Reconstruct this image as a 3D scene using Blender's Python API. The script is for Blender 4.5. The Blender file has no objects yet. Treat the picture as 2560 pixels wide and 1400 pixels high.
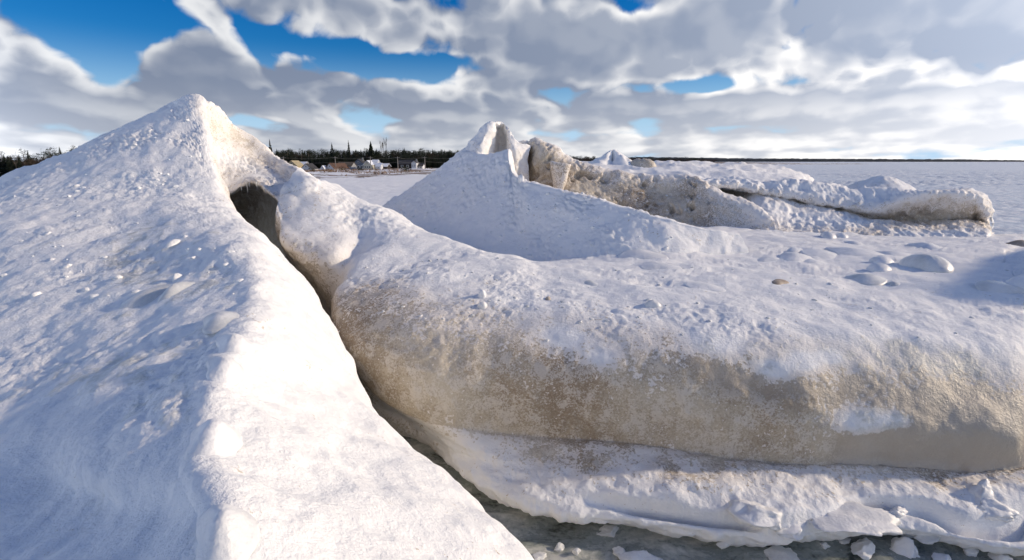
import bpy, bmesh, math, random
import numpy as np
from mathutils import Vector

# ------------------------------------------------------------------ camera
scene = bpy.context.scene
col = scene.collection
CAM_H, FPX = 4.2, 1280.0                 # eye height over the water, focal length in photo pixels
PITCH = math.atan(296.5 / FPX)
cam_d = bpy.data.cameras.new('camera')
cam_d.sensor_width = 36.0
cam_d.lens = 18.0
cam_d.clip_start = 0.05
cam_d.clip_end = 30000
cam = bpy.data.objects.new('camera', cam_d)
cam.location = (0, 0, CAM_H)
cam.rotation_euler = (math.pi / 2 - PITCH, 0, 0)
col.objects.link(cam)
scene.camera = cam

# ------------------------------------------------------------------ sun and sky
SUN_AZ, SUN_EL = math.radians(84), math.radians(21)     # azimuth to the right of the view
SUN = Vector((math.sin(SUN_AZ) * math.cos(SUN_EL), math.cos(SUN_AZ) * math.cos(SUN_EL), math.sin(SUN_EL)))
sl = bpy.data.lights.new('sun', 'SUN')
sl.energy = 2.0
sl.angle = math.radians(2.5)
sl.color = (1.0, 0.81, 0.585)
so = bpy.data.objects.new('sun', sl)
so.rotation_euler = (-SUN).to_track_quat('-Z', 'Y').to_euler()
col.objects.link(so)
scene.view_settings.view_transform = 'Standard'
scene.view_settings.look = 'None'
scene.view_settings.exposure = 0.78
scene.view_settings.gamma = 1.0
scene.view_settings.use_curve_mapping = False
scene.cycles.use_denoising = True
scene.cycles.max_bounces = 8
scene.cycles.diffuse_bounces = 4

class NT:
    """small node-tree writer"""
    def __init__(s, tree):
        s.t = tree; s.n = tree.nodes; s.l = tree.links
    def node(s, typ, ins=None, **props):
        nd = s.n.new(typ)
        for k, v in props.items():
            setattr(nd, k, v)
        for k, v in (ins or {}).items():
            s.put(nd.inputs[k], v)
        return nd
    def put(s, sock, v):
        if isinstance(v, bpy.types.NodeSocket):
            s.l.new(v, sock)
        elif isinstance(v, bpy.types.Node):
            s.l.new(v.outputs[0], sock)
        else:
            sock.default_value = v
    def m(s, op, a, b=0.0, c=0.0, clamp=False):
        nd = s.n.new('ShaderNodeMath'); nd.operation = op; nd.use_clamp = clamp
        s.put(nd.inputs[0], a); s.put(nd.inputs[1], b); s.put(nd.inputs[2], c)
        return nd.outputs[0]
    def v(s, op, a, b=(0, 0, 0), scale=None):
        nd = s.n.new('ShaderNodeVectorMath'); nd.operation = op
        s.put(nd.inputs[0], a); s.put(nd.inputs[1], b)
        if scale is not None: s.put(nd.inputs['Scale'], scale)
        return nd.outputs['Value'] if op in ('LENGTH', 'DOT_PRODUCT', 'DISTANCE') else nd.outputs[0]
    def noise(s, vec, scale, detail=4.0, rough=0.5, dist=0.0, lac=2.0, dim='3D'):
        nd = s.node('ShaderNodeTexNoise', {'Vector': vec, 'Scale': scale, 'Detail': detail, 'Roughness': rough,
                                           'Distortion': dist, 'Lacunarity': lac}, noise_dimensions=dim)
        return nd.outputs['Fac']
    def ramp(s, x, lo, hi, a=0.0, b=1.0, smooth=True):
        nd = s.n.new('ShaderNodeMapRange')
        nd.interpolation_type = 'SMOOTHSTEP' if smooth else 'LINEAR'
        for k, v in zip(('Value', 'From Min', 'From Max', 'To Min', 'To Max'), (x, lo, hi, a, b)):
            s.put(nd.inputs[k], v)
        return nd.outputs[0]
    def mix(s, f, a, b, typ='RGBA', blend='MIX'):
        nd = s.n.new('ShaderNodeMix'); nd.data_type = typ
        if typ == 'RGBA':
            nd.blend_type = blend
            s.put(nd.inputs[0], f); s.put(nd.inputs[6], a); s.put(nd.inputs[7], b)
            return nd.outputs[2]
        s.put(nd.inputs[0], f); s.put(nd.inputs[2], a); s.put(nd.inputs[3], b)
        return nd.outputs[0]

def ray(u, v):
    a, b = (u - 1280.0) / FPX, (700.0 - v) / FPX
    c, s_ = math.cos(PITCH), math.sin(PITCH)
    return np.array((a, c + s_ * b, -s_ + c * b))

def C(u, v, t):                          # a point of the place: seen at (u, v) of the photo, t metres deep
    return np.array((0, 0, CAM_H)) + ray(u, v) * t
def Z(u, v, z):                          # the same for a point whose height over the water is known
    d = ray(u, v)
    return np.array((0, 0, CAM_H)) + d * ((z - CAM_H) / d[2])
def W(x, y, z):
    return np.array((x, y, z), float)

def az_el(u, v):
    d = ray(u, v)
    return math.atan2(d[0], d[1]), math.atan2(d[2], math.hypot(d[0], d[1]))

def build_world():
    w = bpy.data.worlds.new('World'); scene.world = w; w.use_nodes = True
    w.cycles.sampling_method = 'MANUAL'; w.cycles.sample_map_resolution = 512
    T = NT(w.node_tree); T.n.clear()
    out = T.node('ShaderNodeOutputWorld')
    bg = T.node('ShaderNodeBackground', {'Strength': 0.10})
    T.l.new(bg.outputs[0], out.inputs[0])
    sky = T.node('ShaderNodeTexSky', sky_type='NISHITA', sun_disc=False, sun_elevation=SUN_EL, sun_rotation=SUN_AZ,
                 altitude=200.0, air_density=1.0, dust_density=0.3, ozone_density=3.0)
    blue = T.node('ShaderNodeHueSaturation', {'Saturation': 1.5, 'Value': 0.50, 'Color': sky.outputs[0]}).outputs[0]
    blue = T.mix(1.0, blue, (.52, .93, 1.22, 1), blend='MULTIPLY')
    d = T.v('NORMALIZE', T.node('ShaderNodeTexCoord').outputs['Generated'])
    xyz = T.node('ShaderNodeSeparateXYZ', {0: d}).outputs
    az = T.m('ARCTAN2', xyz[0], xyz[1])
    el = T.m('MAXIMUM', T.m('ARCSINE', xyz[2]), 0.0)
    # cloud field: clouds shrink and flatten towards the horizon as a layer seen from below does
    X = T.m('DIVIDE', T.m('MULTIPLY', az, 2.7), T.m('ADD', el, .5))
    Y = T.m('MULTIPLY', T.m('LOGARITHM', T.m('ADD', el, .045), math.e), 1.6)
    q = T.node('ShaderNodeCombineXYZ', {0: X, 1: Y, 2: 3.7}).outputs[0]
    qd = T.node('ShaderNodeCombineXYZ', {0: T.m('MULTIPLY', az, 5.5), 1: T.m('MULTIPLY', T.m('LOGARITHM', T.m('ADD', el, .14), math.e), 2.3), 2: 0.0}).outputs[0]
    warp = T.node('ShaderNodeTexNoise', {'Vector': qd, 'Scale': 1.4, 'Detail': 3.0, 'Roughness': .55}, noise_dimensions='2D').outputs['Color']
    qw = T.v('ADD', qd, T.v('SCALE', T.v('SUBTRACT', warp, (.5, .5, .5)), scale=.30))
    high = T.ramp(el, .02, .12, .25, 1.0)
    def puff(p, sc):
        return T.m('SUBTRACT', .45, T.node('ShaderNodeTexVoronoi', {'Vector': p, 'Scale': sc, 'Randomness': 1.0}, feature='F1', voronoi_dimensions='2D').outputs['Distance'])
    def field(off, detail):
        p = T.v('ADD', qw, off)
        base = T.noise(T.v('ADD', q, off), 1.0, 3.0, .5, dim='2D')
        fine = T.noise(p, 1.9, detail, .55, dim='2D')
        pf = T.m('ADD', T.m('MULTIPLY', puff(p, 1.5), .27), T.m('MULTIPLY', puff(p, 3.6), .15))
        return T.m('ADD', T.m('MULTIPLY', base, .55), T.m('ADD', T.m('MULTIPLY', fine, .27), T.m('ADD', .08, T.m('MULTIPLY', pf, high))))
    f0 = field((0, 0, 0), 7.0)
    f1 = field((.10, .22, 0), 2.0)
    blue = T.mix(T.ramp(el, .0, .2), (3.0, 4.2, 5.5, 1), blue)
    # where this day's clouds and gaps stand
    ae = T.node('ShaderNodeCombineXYZ', {0: az, 1: el, 2: 0.0}).outputs[0]
    blobs = [(330, 60, 140, 100, -.21), (560, 80, 120, 36, -.11), (790, 125, 170, 38, -.21), (960, 170, 140, 48, -.22), (1090, 195, 80, 50, -.14), (240, 150, 90, 60, -.10),
             (1600, 22, 60, 24, -.17), (1720, 212, 220, 22, -.22), (660, 303, 150, 16, -.14), (1400, 335, 160, 10, -.08), (1870, 318, 110, 10, -.10),
             (50, 115, 130, 95, .20), (430, 160, 140, 70, .22), (690, 205, 110, 42, .18), (890, 212, 120, 45, .22), (90, 270, 330, 50, .14),
             (600, 262, 330, 30, .14), (1350, 80, 480, 110, .20), (2000, 90, 800, 150, .18), (850, 10, 260, 40, .12), (1220, 200, 150, 35, .16), (1700, 265, 450, 26, .15), (2350, 260, 420, 60, .10), (2500, 40, 220, 80, .16), (2330, 150, 330, 60, .16), (1900, 60, 300, 60, .12), (1150, 290, 400, 40, .08)]
    cov = T.ramp(el, .0, .15, .15, 0.0)
    cov = T.m('ADD', cov, T.ramp(el, .30, .75, 0.0, -.13))
    for u, v, ru, rv, amp in blobs:
        a0, e0 = az_el(u, v)
        a1, _ = az_el(u + ru, v); _, e1 = az_el(u, v - rv)
        k = T.v('MULTIPLY', T.v('SUBTRACT', ae, (a0, e0, 0)), (1 / max(abs(a1 - a0), .01), 1 / abs(e1 - e0), 0))
        g = T.m('MULTIPLY', T.m('POWER', math.e, T.m('MULTIPLY', T.v('DOT_PRODUCT', k, k), -1.0)), amp)
        cov = T.m('ADD', cov, g)
    dens = T.m('ADD', f0, cov)
    alpha = T.ramp(dens, .445, .55)
    thick = T.ramp(dens, .54, .74)
    light = T.ramp(T.m('SUBTRACT', f0, f1), -.10, .14)
    sun_c = T.m('ARCCOSINE', T.m('MINIMUM', T.v('DOT_PRODUCT', d, tuple(SUN)), .99999))
    glow = T.m('POWER', math.e, T.m('MULTIPLY', T.m('POWER', T.m('DIVIDE', sun_c, math.radians(40)), 2.0), -1.0))
    wide = T.m('POWER', math.e, T.m('MULTIPLY', T.m('DIVIDE', sun_c, math.radians(46)), -1.0))
    far = T.ramp(sun_c, math.radians(112), math.radians(160), .86, 3.3)  # clouds opposite the sun brightened out of view, added as fill for shaded ice
    lit = T.m('MULTIPLY', light, T.m('SUBTRACT', 1.0, T.m('MULTIPLY', thick, .88)))
    low = T.ramp(el, .0, .15, .62, 0.0)
    lit = T.m('MAXIMUM', lit, T.m('MULTIPLY', low, T.m('ADD', .55, light)))
    c = T.mix(lit, (1.28, 1.6, 2.3, 1), (4.9, 5.05, 5.3, 1))
    c = T.mix(1.0, c, T.node('ShaderNodeCombineColor', {0: T.m('ADD', 1.0, T.m('ADD', T.m('MULTIPLY', glow, 3.3), T.m('MULTIPLY', wide, 1.45))),
                                                      1: T.m('ADD', 1.0, T.m('ADD', T.m('MULTIPLY', glow, 2.9), T.m('MULTIPLY', wide, 1.25))),
                                                      2: T.m('ADD', 1.0, T.m('ADD', T.m('MULTIPLY', glow, 2.35), T.m('MULTIPLY', wide, .98)))}).outputs[0], blend='MULTIPLY')
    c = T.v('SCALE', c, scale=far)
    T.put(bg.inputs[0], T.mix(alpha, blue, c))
build_world()

# ------------------------------------------------------------------ numpy noise
_rng = np.random.RandomState(7)
_perm = _rng.permutation(256).astype(np.int32)
_perm = np.concatenate([_perm, _perm, _perm])
_ga = _rng.normal(size=(256, 3)).astype(np.float32)
_ga /= np.linalg.norm(_ga, axis=1, keepdims=True)

def perlin(p):
    p = np.asarray(p, np.float32)
    i = np.floor(p).astype(np.int32); f = p - i
    i &= 255
    w = f * f * f * (f * (f * 6 - 15) + 10)
    res = 0
    for dx in (0, 1):
        wx = w[:, 0] if dx else 1 - w[:, 0]
        for dy in (0, 1):
            wy = w[:, 1] if dy else 1 - w[:, 1]
            for dz in (0, 1):
                wz = w[:, 2] if dz else 1 - w[:, 2]
                h = _perm[_perm[_perm[i[:, 0] + dx] + i[:, 1] + dy] + i[:, 2] + dz]
                g = _ga[h]
                d = g[:, 0] * (f[:, 0] - dx) + g[:, 1] * (f[:, 1] - dy) + g[:, 2] * (f[:, 2] - dz)
                res = res + d * wx * wy * wz
    return res * 1.6

def fbm(p, scale, octaves=4, gain=0.5, seed=0.0):
    p = np.asarray(p) * scale + seed * 17.31
    r = 0; a = 1.0
    for k in range(octaves):
        r = r + a * perlin(p); p = p * 2.03 + 5.7; a *= gain
    return r

def billow(p, scale, octaves=3, gain=0.5, seed=0.0):
    p = np.asarray(p) * scale + seed * 13.7
    r = 0; a = 1.0
    for k in range(octaves):
        r = r + a * (1.0 - 2.2 * np.abs(perlin(p))); p = p * 2.07 + 3.1; a *= gain
    return r

def smooth(x, lo, hi):
    t = np.clip((x - lo) / (hi - lo), 0, 1)
    return t * t * (3 - 2 * t)

# ------------------------------------------------------------------ control-net surfaces
def catmull(P, segs):
    """P (n, k, c), segs = samples for each span -> sampled along axis 0"""
    n = len(P)
    first = 2 * P[:1] - P[1:2]; last = 2 * P[-1:] - P[-2:-1]
    Q = np.concatenate([first, P, last])
    out = []
    for i in range(n - 1):
        ts = np.arange(segs[i]) / segs[i]
        if i == n - 2: ts = np.append(ts, 1.0)
        p0, p1, p2, p3 = Q[i], Q[i + 1], Q[i + 2], Q[i + 3]
        m1 = (p2 - p0) / 2; m2 = (p3 - p1) / 2
        L = np.linalg.norm(p2 - p1, axis=-1, keepdims=True)      # keep tangents in proportion to the span
        def lim(m):
            l = np.linalg.norm(m, axis=-1, keepdims=True) + 1e-9
            return m * np.minimum(1.0, 1.3 * L / l)
        m1, m2 = lim(m1), lim(m2)
        t = ts[:, None, None]
        out.append((2*t**3 - 3*t**2 + 1) * p1 + (t**3 - 2*t**2 + t) * m1 + (-2*t**3 + 3*t**2) * p2 + (t**3 - t**2) * m2)
    return np.concatenate(out)

def lerp_net(A, segs):
    out = []
    n = len(A)
    for i in range(n - 1):
        ts = np.arange(segs[i]) / segs[i]
        if i == n - 2: ts = np.append(ts, 1.0)
        t = ts[:, None]; t = t * t * (3 - 2 * t) * .5 + t * .5
        out.append(A[i] * (1 - t) + A[i + 1] * t)
    return np.concatenate(out)

def project(P):
    d = P - np.array((0, 0, CAM_H))
    c, s_ = math.cos(PITCH), math.sin(PITCH)
    dep = np.maximum(d[..., 1] * c - d[..., 2] * s_, 0.6)
    up = d[..., 1] * s_ + d[..., 2] * c
    return np.stack([1280 + FPX * d[..., 0] / dep, 700 - FPX * up / dep], -1)

def seg_counts(P, step, cap):
    uv = np.clip(project(P), -700, 3300); uv[..., 1] = np.clip(uv[..., 1], -100, 1700)
    l = np.linalg.norm(np.diff(uv, axis=0), axis=-1)
    l = np.percentile(l, 80, axis=1)
    return [int(min(max(3, round(x / step)), cap)) for x in l]

def grid_mesh(name, V, attrs=None, closed_u=False):
    h, w = V.shape[:2]
    me = bpy.data.meshes.new(name)
    idx = np.arange(h * w).reshape(h, w)
    a = idx[:-1, :-1].ravel(); b = idx[:-1, 1:].ravel(); c = idx[1:, 1:].ravel(); d = idx[1:, :-1].ravel()
    F = np.stack([a, b, c, d], 1).astype(np.int32)
    n = len(F)
    me.vertices.add(h * w); me.vertices.foreach_set('co', V.reshape(-1).astype(np.float32))
    me.loops.add(n * 4); me.loops.foreach_set('vertex_index', F.ravel())
    me.polygons.add(n); me.polygons.foreach_set('loop_start', np.arange(0, n * 4, 4, dtype=np.int32))
    me.polygons.foreach_set('use_smooth', np.ones(n, bool))
    me.update(calc_edges=True)
    for k, v in (attrs or {}).items():
        at = me.attributes.new(k, 'FLOAT', 'POINT')
        at.data.foreach_set('value', np.asarray(v, np.float32).ravel())
    return me

def grid_normals(V):
    du = np.gradient(V, axis=0); dv = np.gradient(V, axis=1)
    n = np.cross(du, dv)
    return n / (np.linalg.norm(n, axis=-1, keepdims=True) + 1e-9)

def tag(o, label=None, cat=None, group=None, kind=None):
    for k, v in (('label', label), ('category', cat), ('group', group), ('kind', kind)):
        if v: o[k] = v
    return o

def link(name, me, mat=None, parent=None, loc=None):
    o = bpy.data.objects.new(name, me)
    col.objects.link(o)
    if me is not None and mat is not None and not me.materials:
        me.materials.append(mat)
    if parent is not None: o.parent = parent
    if loc is not None: o.location = loc
    return o

def empty(name, loc=(0, 0, 0)):
    o = bpy.data.objects.new(name, None); o.empty_display_size = .2
    o.location = loc; col.objects.link(o); return o

PX = 3.4                                  # mesh step in photo pixels
def surface(name, rows, mat, disp=None, nets=None, step=PX, cap=220, parent=None, flip=False, mask=None):
    """rows: control net of world points. nets: {attribute: matrix}. disp(P, N, A) -> displacement along normals."""
    P = np.array([[np.asarray(p, float) for p in r] for r in rows])
    su = seg_counts(P, step, cap); sv = seg_counts(P.transpose(1, 0, 2), step, cap)
    G = catmull(P, su)
    G = catmull(G.transpose(1, 0, 2), sv).transpose(1, 0, 2)
    A = {}
    for k, m in (nets or {}).items():
        m = np.array(m, float)
        if m.ndim == 1: m = np.repeat(m[:, None], P.shape[1], 1)
        x = lerp_net(m, su)
        A[k] = lerp_net(x.T, sv).T
    N = grid_normals(G)
    if flip: N = -N
    if disp is not None:
        flat = G.reshape(-1, 3)
        d = disp(flat, N.reshape(-1, 3), {k: v.ravel() for k, v in A.items()})
        if d.ndim == 1: d = d[:, None] * N.reshape(-1, 3)
        G = (flat + d).reshape(G.shape)
    attrs = {k: v for k, v in A.items() if k in ('dirt', 'ice')}
    if mask is not None:
        N = grid_normals(G); N = -N if flip else N
        attrs.update({k: v.reshape(G.shape[:2]) for k, v in mask(G.reshape(-1, 3), N.reshape(-1, 3), {k: v.ravel() for k, v in A.items()}).items()})
    me = grid_mesh(name, G, attrs)
    if flip: me.flip_normals()
    return link(name, me, mat, parent)

# ------------------------------------------------------------------ materials
def new_mat(name):
    m = bpy.data.materials.new(name); m.use_nodes = True
    T = NT(m.node_tree)
    return m, T, T.n['Principled BSDF']

def mat_snow(name, dirt_bias=0.0, ice_bias=0.0, ice0=(.45, .46, .43, 1), ice1=(.62, .62, .57, 1)):
    """wind packed snow over ice; 'dirt' = sand frozen into the ice, 'ice' = snow blown off, both carried by the mesh"""
    m, T, b = new_mat(name)
    P = T.node('ShaderNodeNewGeometry').outputs['Position']
    dirt = T.m('ADD', T.node('ShaderNodeAttribute', attribute_name='dirt').outputs['Fac'], dirt_bias)
    ice = T.m('ADD', T.node('ShaderNodeAttribute', attribute_name='ice').outputs['Fac'], ice_bias)
    n_big = T.noise(P, .9, 5.0, .55)
    n_mid = T.noise(P, 4.5, 5.0, .6)
    n_fine = T.noise(P, 24.0, 4.0, .65)
    n_spk = T.noise(P, 60.0, 3.0, .7)
    # snow
    snow = T.mix(T.ramp(n_mid, .3, .7), (.86, .87, .88, 1), (.92, .92, .915, 1))
    # thin sand stain
    stain = T.m('MULTIPLY', T.ramp(T.m('ADD', dirt, T.m('MULTIPLY', T.m('SUBTRACT', n_big, .5), .35)), .03, .45), .46)
    snow = T.mix(stain, snow, (.72, .60, .47, 1))
    # bare ice patches in the snow
    milk = T.ramp(T.m('ADD', ice, T.m('MULTIPLY', T.m('SUBTRACT', n_big, .5), .8)), .12, .5)
    crisp = T.m('SUBTRACT', 1.0, T.m('MULTIPLY', milk, .75))
    im = T.m('ADD', ice, T.m('ADD', T.m('MULTIPLY', T.m('SUBTRACT', n_big, .5), .9), T.m('MULTIPLY', T.m('SUBTRACT', n_mid, .5), 1.0)))
    im = T.m('ADD', im, T.m('MULTIPLY', T.m('SUBTRACT', n_fine, .5), .45))
    imask = T.m('MULTIPLY', T.ramp(im, .36, .62), .75)
    icec = T.mix(n_mid, ice0, ice1)
    c = T.mix(imask, snow, icec)
    # sandy ice
    dm = T.m('ADD', dirt, T.m('ADD', T.m('MULTIPLY', T.m('SUBTRACT', n_big, .5), .7), T.m('MULTIPLY', T.m('MULTIPLY', T.m('SUBTRACT', n_mid, .5), 1.35), crisp)))
    dm = T.m('ADD', dm, T.m('MULTIPLY', T.m('MULTIPLY', T.m('SUBTRACT', n_fine, .5), 1.9), crisp))
    dmask = T.ramp(dm, .39, .53)
    n_grain = T.noise(P, 38.0, 3.0, .75)
    n_tone = T.noise(T.v('ADD', P, (7.3, 2.1, 4.4)), .55, 4.0, .6)
    tone = T.m('ADD', T.m('MULTIPLY', n_tone, 1.3), T.m('MULTIPLY', T.m('MULTIPLY', T.m('ADD', T.m('MULTIPLY', n_grain, .55), T.m('MULTIPLY', n_fine, .45)), .95), crisp))
    sand = T.mix(T.ramp(tone, .88, 1.34), (.29, .22, .15, 1), (.60, .53, .415, 1))
    frost = T.m('MULTIPLY', T.ramp(T.m('ADD', T.m('ADD', T.m('MULTIPLY', n_spk, .35), T.m('MULTIPLY', n_grain, .65)), T.m('MULTIPLY', T.m('SUBTRACT', n_mid, .5), .9)), .47, .60), .62)
    sand = T.mix(T.m('MULTIPLY', frost, crisp), sand, (.74, .69, .62, 1))
    sand = T.mix(T.m('MULTIPLY', milk, .7), sand, (.62, .56, .47, 1))
    c = T.mix(dmask, c, sand)
    T.put(b.inputs['Base Color'], c)
    r = T.mix(imask, T.mix(dmask, .75, .5, 'FLOAT'), .34, 'FLOAT')
    T.put(b.inputs['Roughness'], r)
    b.inputs['Specular IOR Level'].default_value = .35
    T.put(b.inputs['Subsurface Weight'], .0)
    h = T.m('ADD', T.m('MULTIPLY', n_mid, .6), T.m('ADD', T.m('MULTIPLY', n_fine, .35), T.m('MULTIPLY', n_spk, .12)))
    T.put(b.inputs['Normal'], T.node('ShaderNodeBump', {'Height': h, 'Strength': .7, 'Distance': .06}).outputs[0])
    return m
SNOW = mat_snow('snow_over_sandy_ice')
LAKE = mat_snow('wind_blown_lake_snow', ice0=(.36, .45, .56, 1), ice1=(.52, .60, .68, 1))

def mat_ice(name, c0, c1, rough=.3, bump=.2, sss=.0):
    m, T, b = new_mat(name)
    P = T.node('ShaderNodeNewGeometry').outputs['Position']
    n = T.noise(P, 3.0, 5.0, .55); n2 = T.noise(P, 28.0, 4.0, .6)
    f = T.ramp(T.m('ADD', T.m('MULTIPLY', n, .8), T.m('MULTIPLY', n2, .2)), .35, .65)
    T.put(b.inputs['Base Color'], T.mix(f, c0, c1))
    T.put(b.inputs['Roughness'], T.ramp(n2, .3, .7, rough, rough + .25))
    if sss:
        b.inputs['Subsurface Weight'].default_value = sss
        b.inputs['Subsurface Radius'].default_value = (.06, .07, .075)
        b.inputs['Subsurface Scale'].default_value = 1.0
    T.put(b.inputs['Normal'], T.node('ShaderNodeBump', {'Height': T.m('ADD', n, T.m('MULTIPLY', n2, .3)), 'Strength': bump, 'Distance': .05}).outputs[0])
    return m
ICE = mat_ice('milky_ice', (.60, .61, .60, 1), (.80, .80, .79, 1), .28, .35)
ICE_BROWN = mat_ice('sandy_ice', (.34, .26, .19, 1), (.58, .50, .41, 1), .5, .6)
ICE_WHITE = mat_ice('white_ice', (.74, .75, .76, 1), (.88, .88, .88, 1), .35, .5)
def mat_slush():
    m, T, b = new_mat('slush_ice')
    P = T.node('ShaderNodeNewGeometry').outputs['Position']
    a = T.v('MULTIPLY', P, (1.0, 1.6, 1.0))
    n = T.noise(a, 1.1, 6.0, .6, .6); n2 = T.noise(P, 16.0, 4.0, .6)
    f = T.m('ADD', n, T.m('MULTIPLY', T.m('SUBTRACT', n2, .5), .25))
    c = T.mix(T.ramp(f, .30, .47), (.03, .042, .036, 1), (.26, .285, .262, 1))
    c = T.mix(T.ramp(f, .48, .68), c, (.58, .58, .53, 1))
    T.put(b.inputs['Base Color'], c)
    T.put(b.inputs['Roughness'], T.ramp(f, .36, .7, .12, .5))
    T.put(b.inputs['Normal'], T.node('ShaderNodeBump', {'Height': f, 'Strength': .5, 'Distance': .08}).outputs[0])
    return m
SLUSH = mat_slush()

def mount(o, root):
    o.parent = root; o.matrix_parent_inverse = root.matrix_basis.inverted()
    return o

# ------------------------------------------------------------------ left ice volcano with its bank
def rough_disp(fine=.02, mid=.05, big=.12, seed=0):
    def f(P, N, A):
        r = A.get('rough', np.ones(len(P)))
        patch = smooth(fbm(P, .7, 3, .5, 9 + seed), -.25, .40) * 1.3 + .08
        d = big * fbm(P, .45, 3, .5, 1 + seed) + mid * fbm(P, 1.7, 3, .5, 2 + seed)
        d += fine * r * patch * (.55 * billow(P, 4.2, 2, .5, 3 + seed) + .7 * fbm(P, 9.0, 3, .6, 4 + seed))
        rp = A.get('ripple')
        if rp is not None:
            k = rp > .01
            q = P[k] @ np.array(((.8, .6, 0), (-.6, .8, 0), (0, 0, 1.0)))
            d[k] += rp[k] * (.009 * fbm(q * np.array((1.0, .7, 1)), 6.5, 3, .55, 61) + .02 * fbm(q * np.array((1, .5, 1)), 1.6, 2, .5, 62))
        return d
    return f

def under(p, nx, ny):
    p = np.array(p)
    return [p, p + np.array((nx * .10, ny * .10, -.45)), np.array((p[0] + nx * .08, p[1] + ny * .08, p[2] - 1.1)),
            np.array((p[0] - nx * .1, p[1] - ny * .1, min(-.3, p[2] - 2.2)))]

left_rows = [
    [W(-11, -3, 1.0), W(-6, -3, 1.6), W(-4, -3, 2.0), W(-2.4, -3, 2.4), W(-1.5, -3, 2.5), W(-.4, -3, 2.3)] + under(W(.9, -3, 1.5), 1, 0),
    [W(-10, .4, 1.2), W(-5, .6, 1.9), W(-3, .6, 2.25), W(-1.6, .5, 2.58), W(-1.0, .5, 2.66), W(-.2, .6, 2.4)] + under(W(.75, 1.0, 1.5), .9, .3),
    [W(-9, 2.0, 1.5), Z(0, 1400, 2.26), Z(300, 1400, 2.50), Z(480, 1400, 2.66), Z(590, 1400, 2.7), Z(900, 1400, 2.40)] + under(Z(1312, 1400, 1.55), .78, .62),
    [W(-9, 3.2, 1.6), Z(0, 1150, 2.23), Z(250, 1150, 2.49), Z(440, 1150, 2.68), Z(540, 1150, 2.72), Z(800, 1170, 2.38)] + under(Z(1128, 1193, 1.6), .78, .62),
    [W(-9.5, 4.5, 1.7), Z(0, 950, 2.28), Z(280, 950, 2.53), Z(480, 950, 2.72), Z(565, 950, 2.76), Z(730, 980, 2.42)] + under(Z(935, 1027, 1.7), .8, .58),
    [W(-10, 6, 1.9), Z(0, 800, 2.4), Z(330, 810, 2.61), Z(545, 820, 2.78), Z(622, 825, 2.82), Z(740, 850, 2.52)] + under(Z(858, 890, 1.85), .85, .5),
    [W(-11, 8, 2.1), Z(0, 680, 2.62), Z(350, 690, 2.76), Z(570, 698, 2.9), Z(645, 700, 2.92), Z(718, 706, 2.72)] + under(Z(783, 726, 2.3), .87, .48),
    [W(-12.5, 9.5, 2.3), Z(0, 580, 2.98), Z(330, 590, 3.02), Z(530, 595, 3.14), Z(610, 600, 3.12), Z(656, 606, 3.0)] + under(Z(697, 636, 2.65), .87, .48),
    [W(-14, 11, 2.5), C(0, 510, 11.2), C(300, 490, 10.8), C(480, 505, 10.3), C(545, 515, 10.4), C(578, 522, 10.6)] + under(C(605, 541, 10.8), .87, .48),
    [W(-15.5, 12.8, 2.6), C(0, 484, 12.0), C(270, 432, 11.9), C(430, 432, 11.6), C(510, 442, 11.5), C(545, 450, 11.6)] + [C(563, 463, 11.9), C(567, 470, 12.4), C(563, 480, 12.9), C(556, 500, 13.8)],
    [W(-16, 14, 2.7), C(0, 470, 13.0), C(240, 374, 13.2), C(390, 352, 13.1), C(475, 352, 13.0), C(512, 360, 13.0)] + [C(531, 373, 13.1), C(536, 379, 13.5), C(535, 388, 14.0), C(530, 410, 14.6)],
    [W(-16.5, 15.5, 2.6), C(0, 461, 14.0), C(205, 371, 14.3), C(335, 307, 14.5), C(420, 268, 14.6), C(456, 246, 14.6)] + [C(490, 238, 14.7), C(512, 246, 15.0), C(506, 270, 15.3), C(506, 300, 15.8)],
    [W(-16.5, 17, 2.2), C(0, 480, 15.4), C(205, 400, 15.8), C(335, 345, 16.0), C(425, 300, 15.9), C(462, 280, 15.8)] + [C(488, 270, 15.7), C(504, 278, 15.9), C(510, 300, 16.2), C(510, 320, 16.5)],
    [W(-16, 21, .3), W(-14, 21.5, .3), W(-12, 22, .3), W(-10, 22, .3), W(-9, 22, .3), W(-8, 22, .3)] + [W(-7.8, 21.5, .4), W(-7.6, 21, .5), W(-7.4, 20.5, .6), W(-7.2, 20, .6)],
]
vol = tag(empty('ice_volcano', (-7, 12, 0)), 'tall snow covered ice volcano at left with a torn open crater and long bank', 'ice volcano')
ROUGH_L = np.ones((14, 10)) * 1.0
ROUGH_L[:8, 0:4] = 1.25; ROUGH_L[1:8, 4:10] = .35
ROUGH_L[8] = 1.0; ROUGH_L[9] = 1.5; ROUGH_L[10] = 2.4; ROUGH_L[11:] = 2.0; ROUGH_L[10:12, 2:5] = 3.2
ROUGH_L[9:, 6:] = 1.0
RIP_L = np.zeros((14, 10)); RIP_L[1:9, 0:5] = 1.0; RIP_L[1:8, 5] = .3
ICE_L = np.zeros((14, 10)); ICE_L[2:8, 1:4] = .20; ICE_L[4:8, 2:4] = .36; ICE_L[3:6, 4] = .10
DIRT_L = np.zeros((14, 10)); DIRT_L[9:12, 6:] = .22; DIRT_L[6:9, 7:] = .5; DIRT_L[2:6, 8:] = .3
mount(surface('outer_slope', left_rows, SNOW, rough_disp(.011, .042, .05), {'rough': ROUGH_L, 'ripple': RIP_L, 'ice': ICE_L, 'dirt': DIRT_L}), vol)

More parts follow.
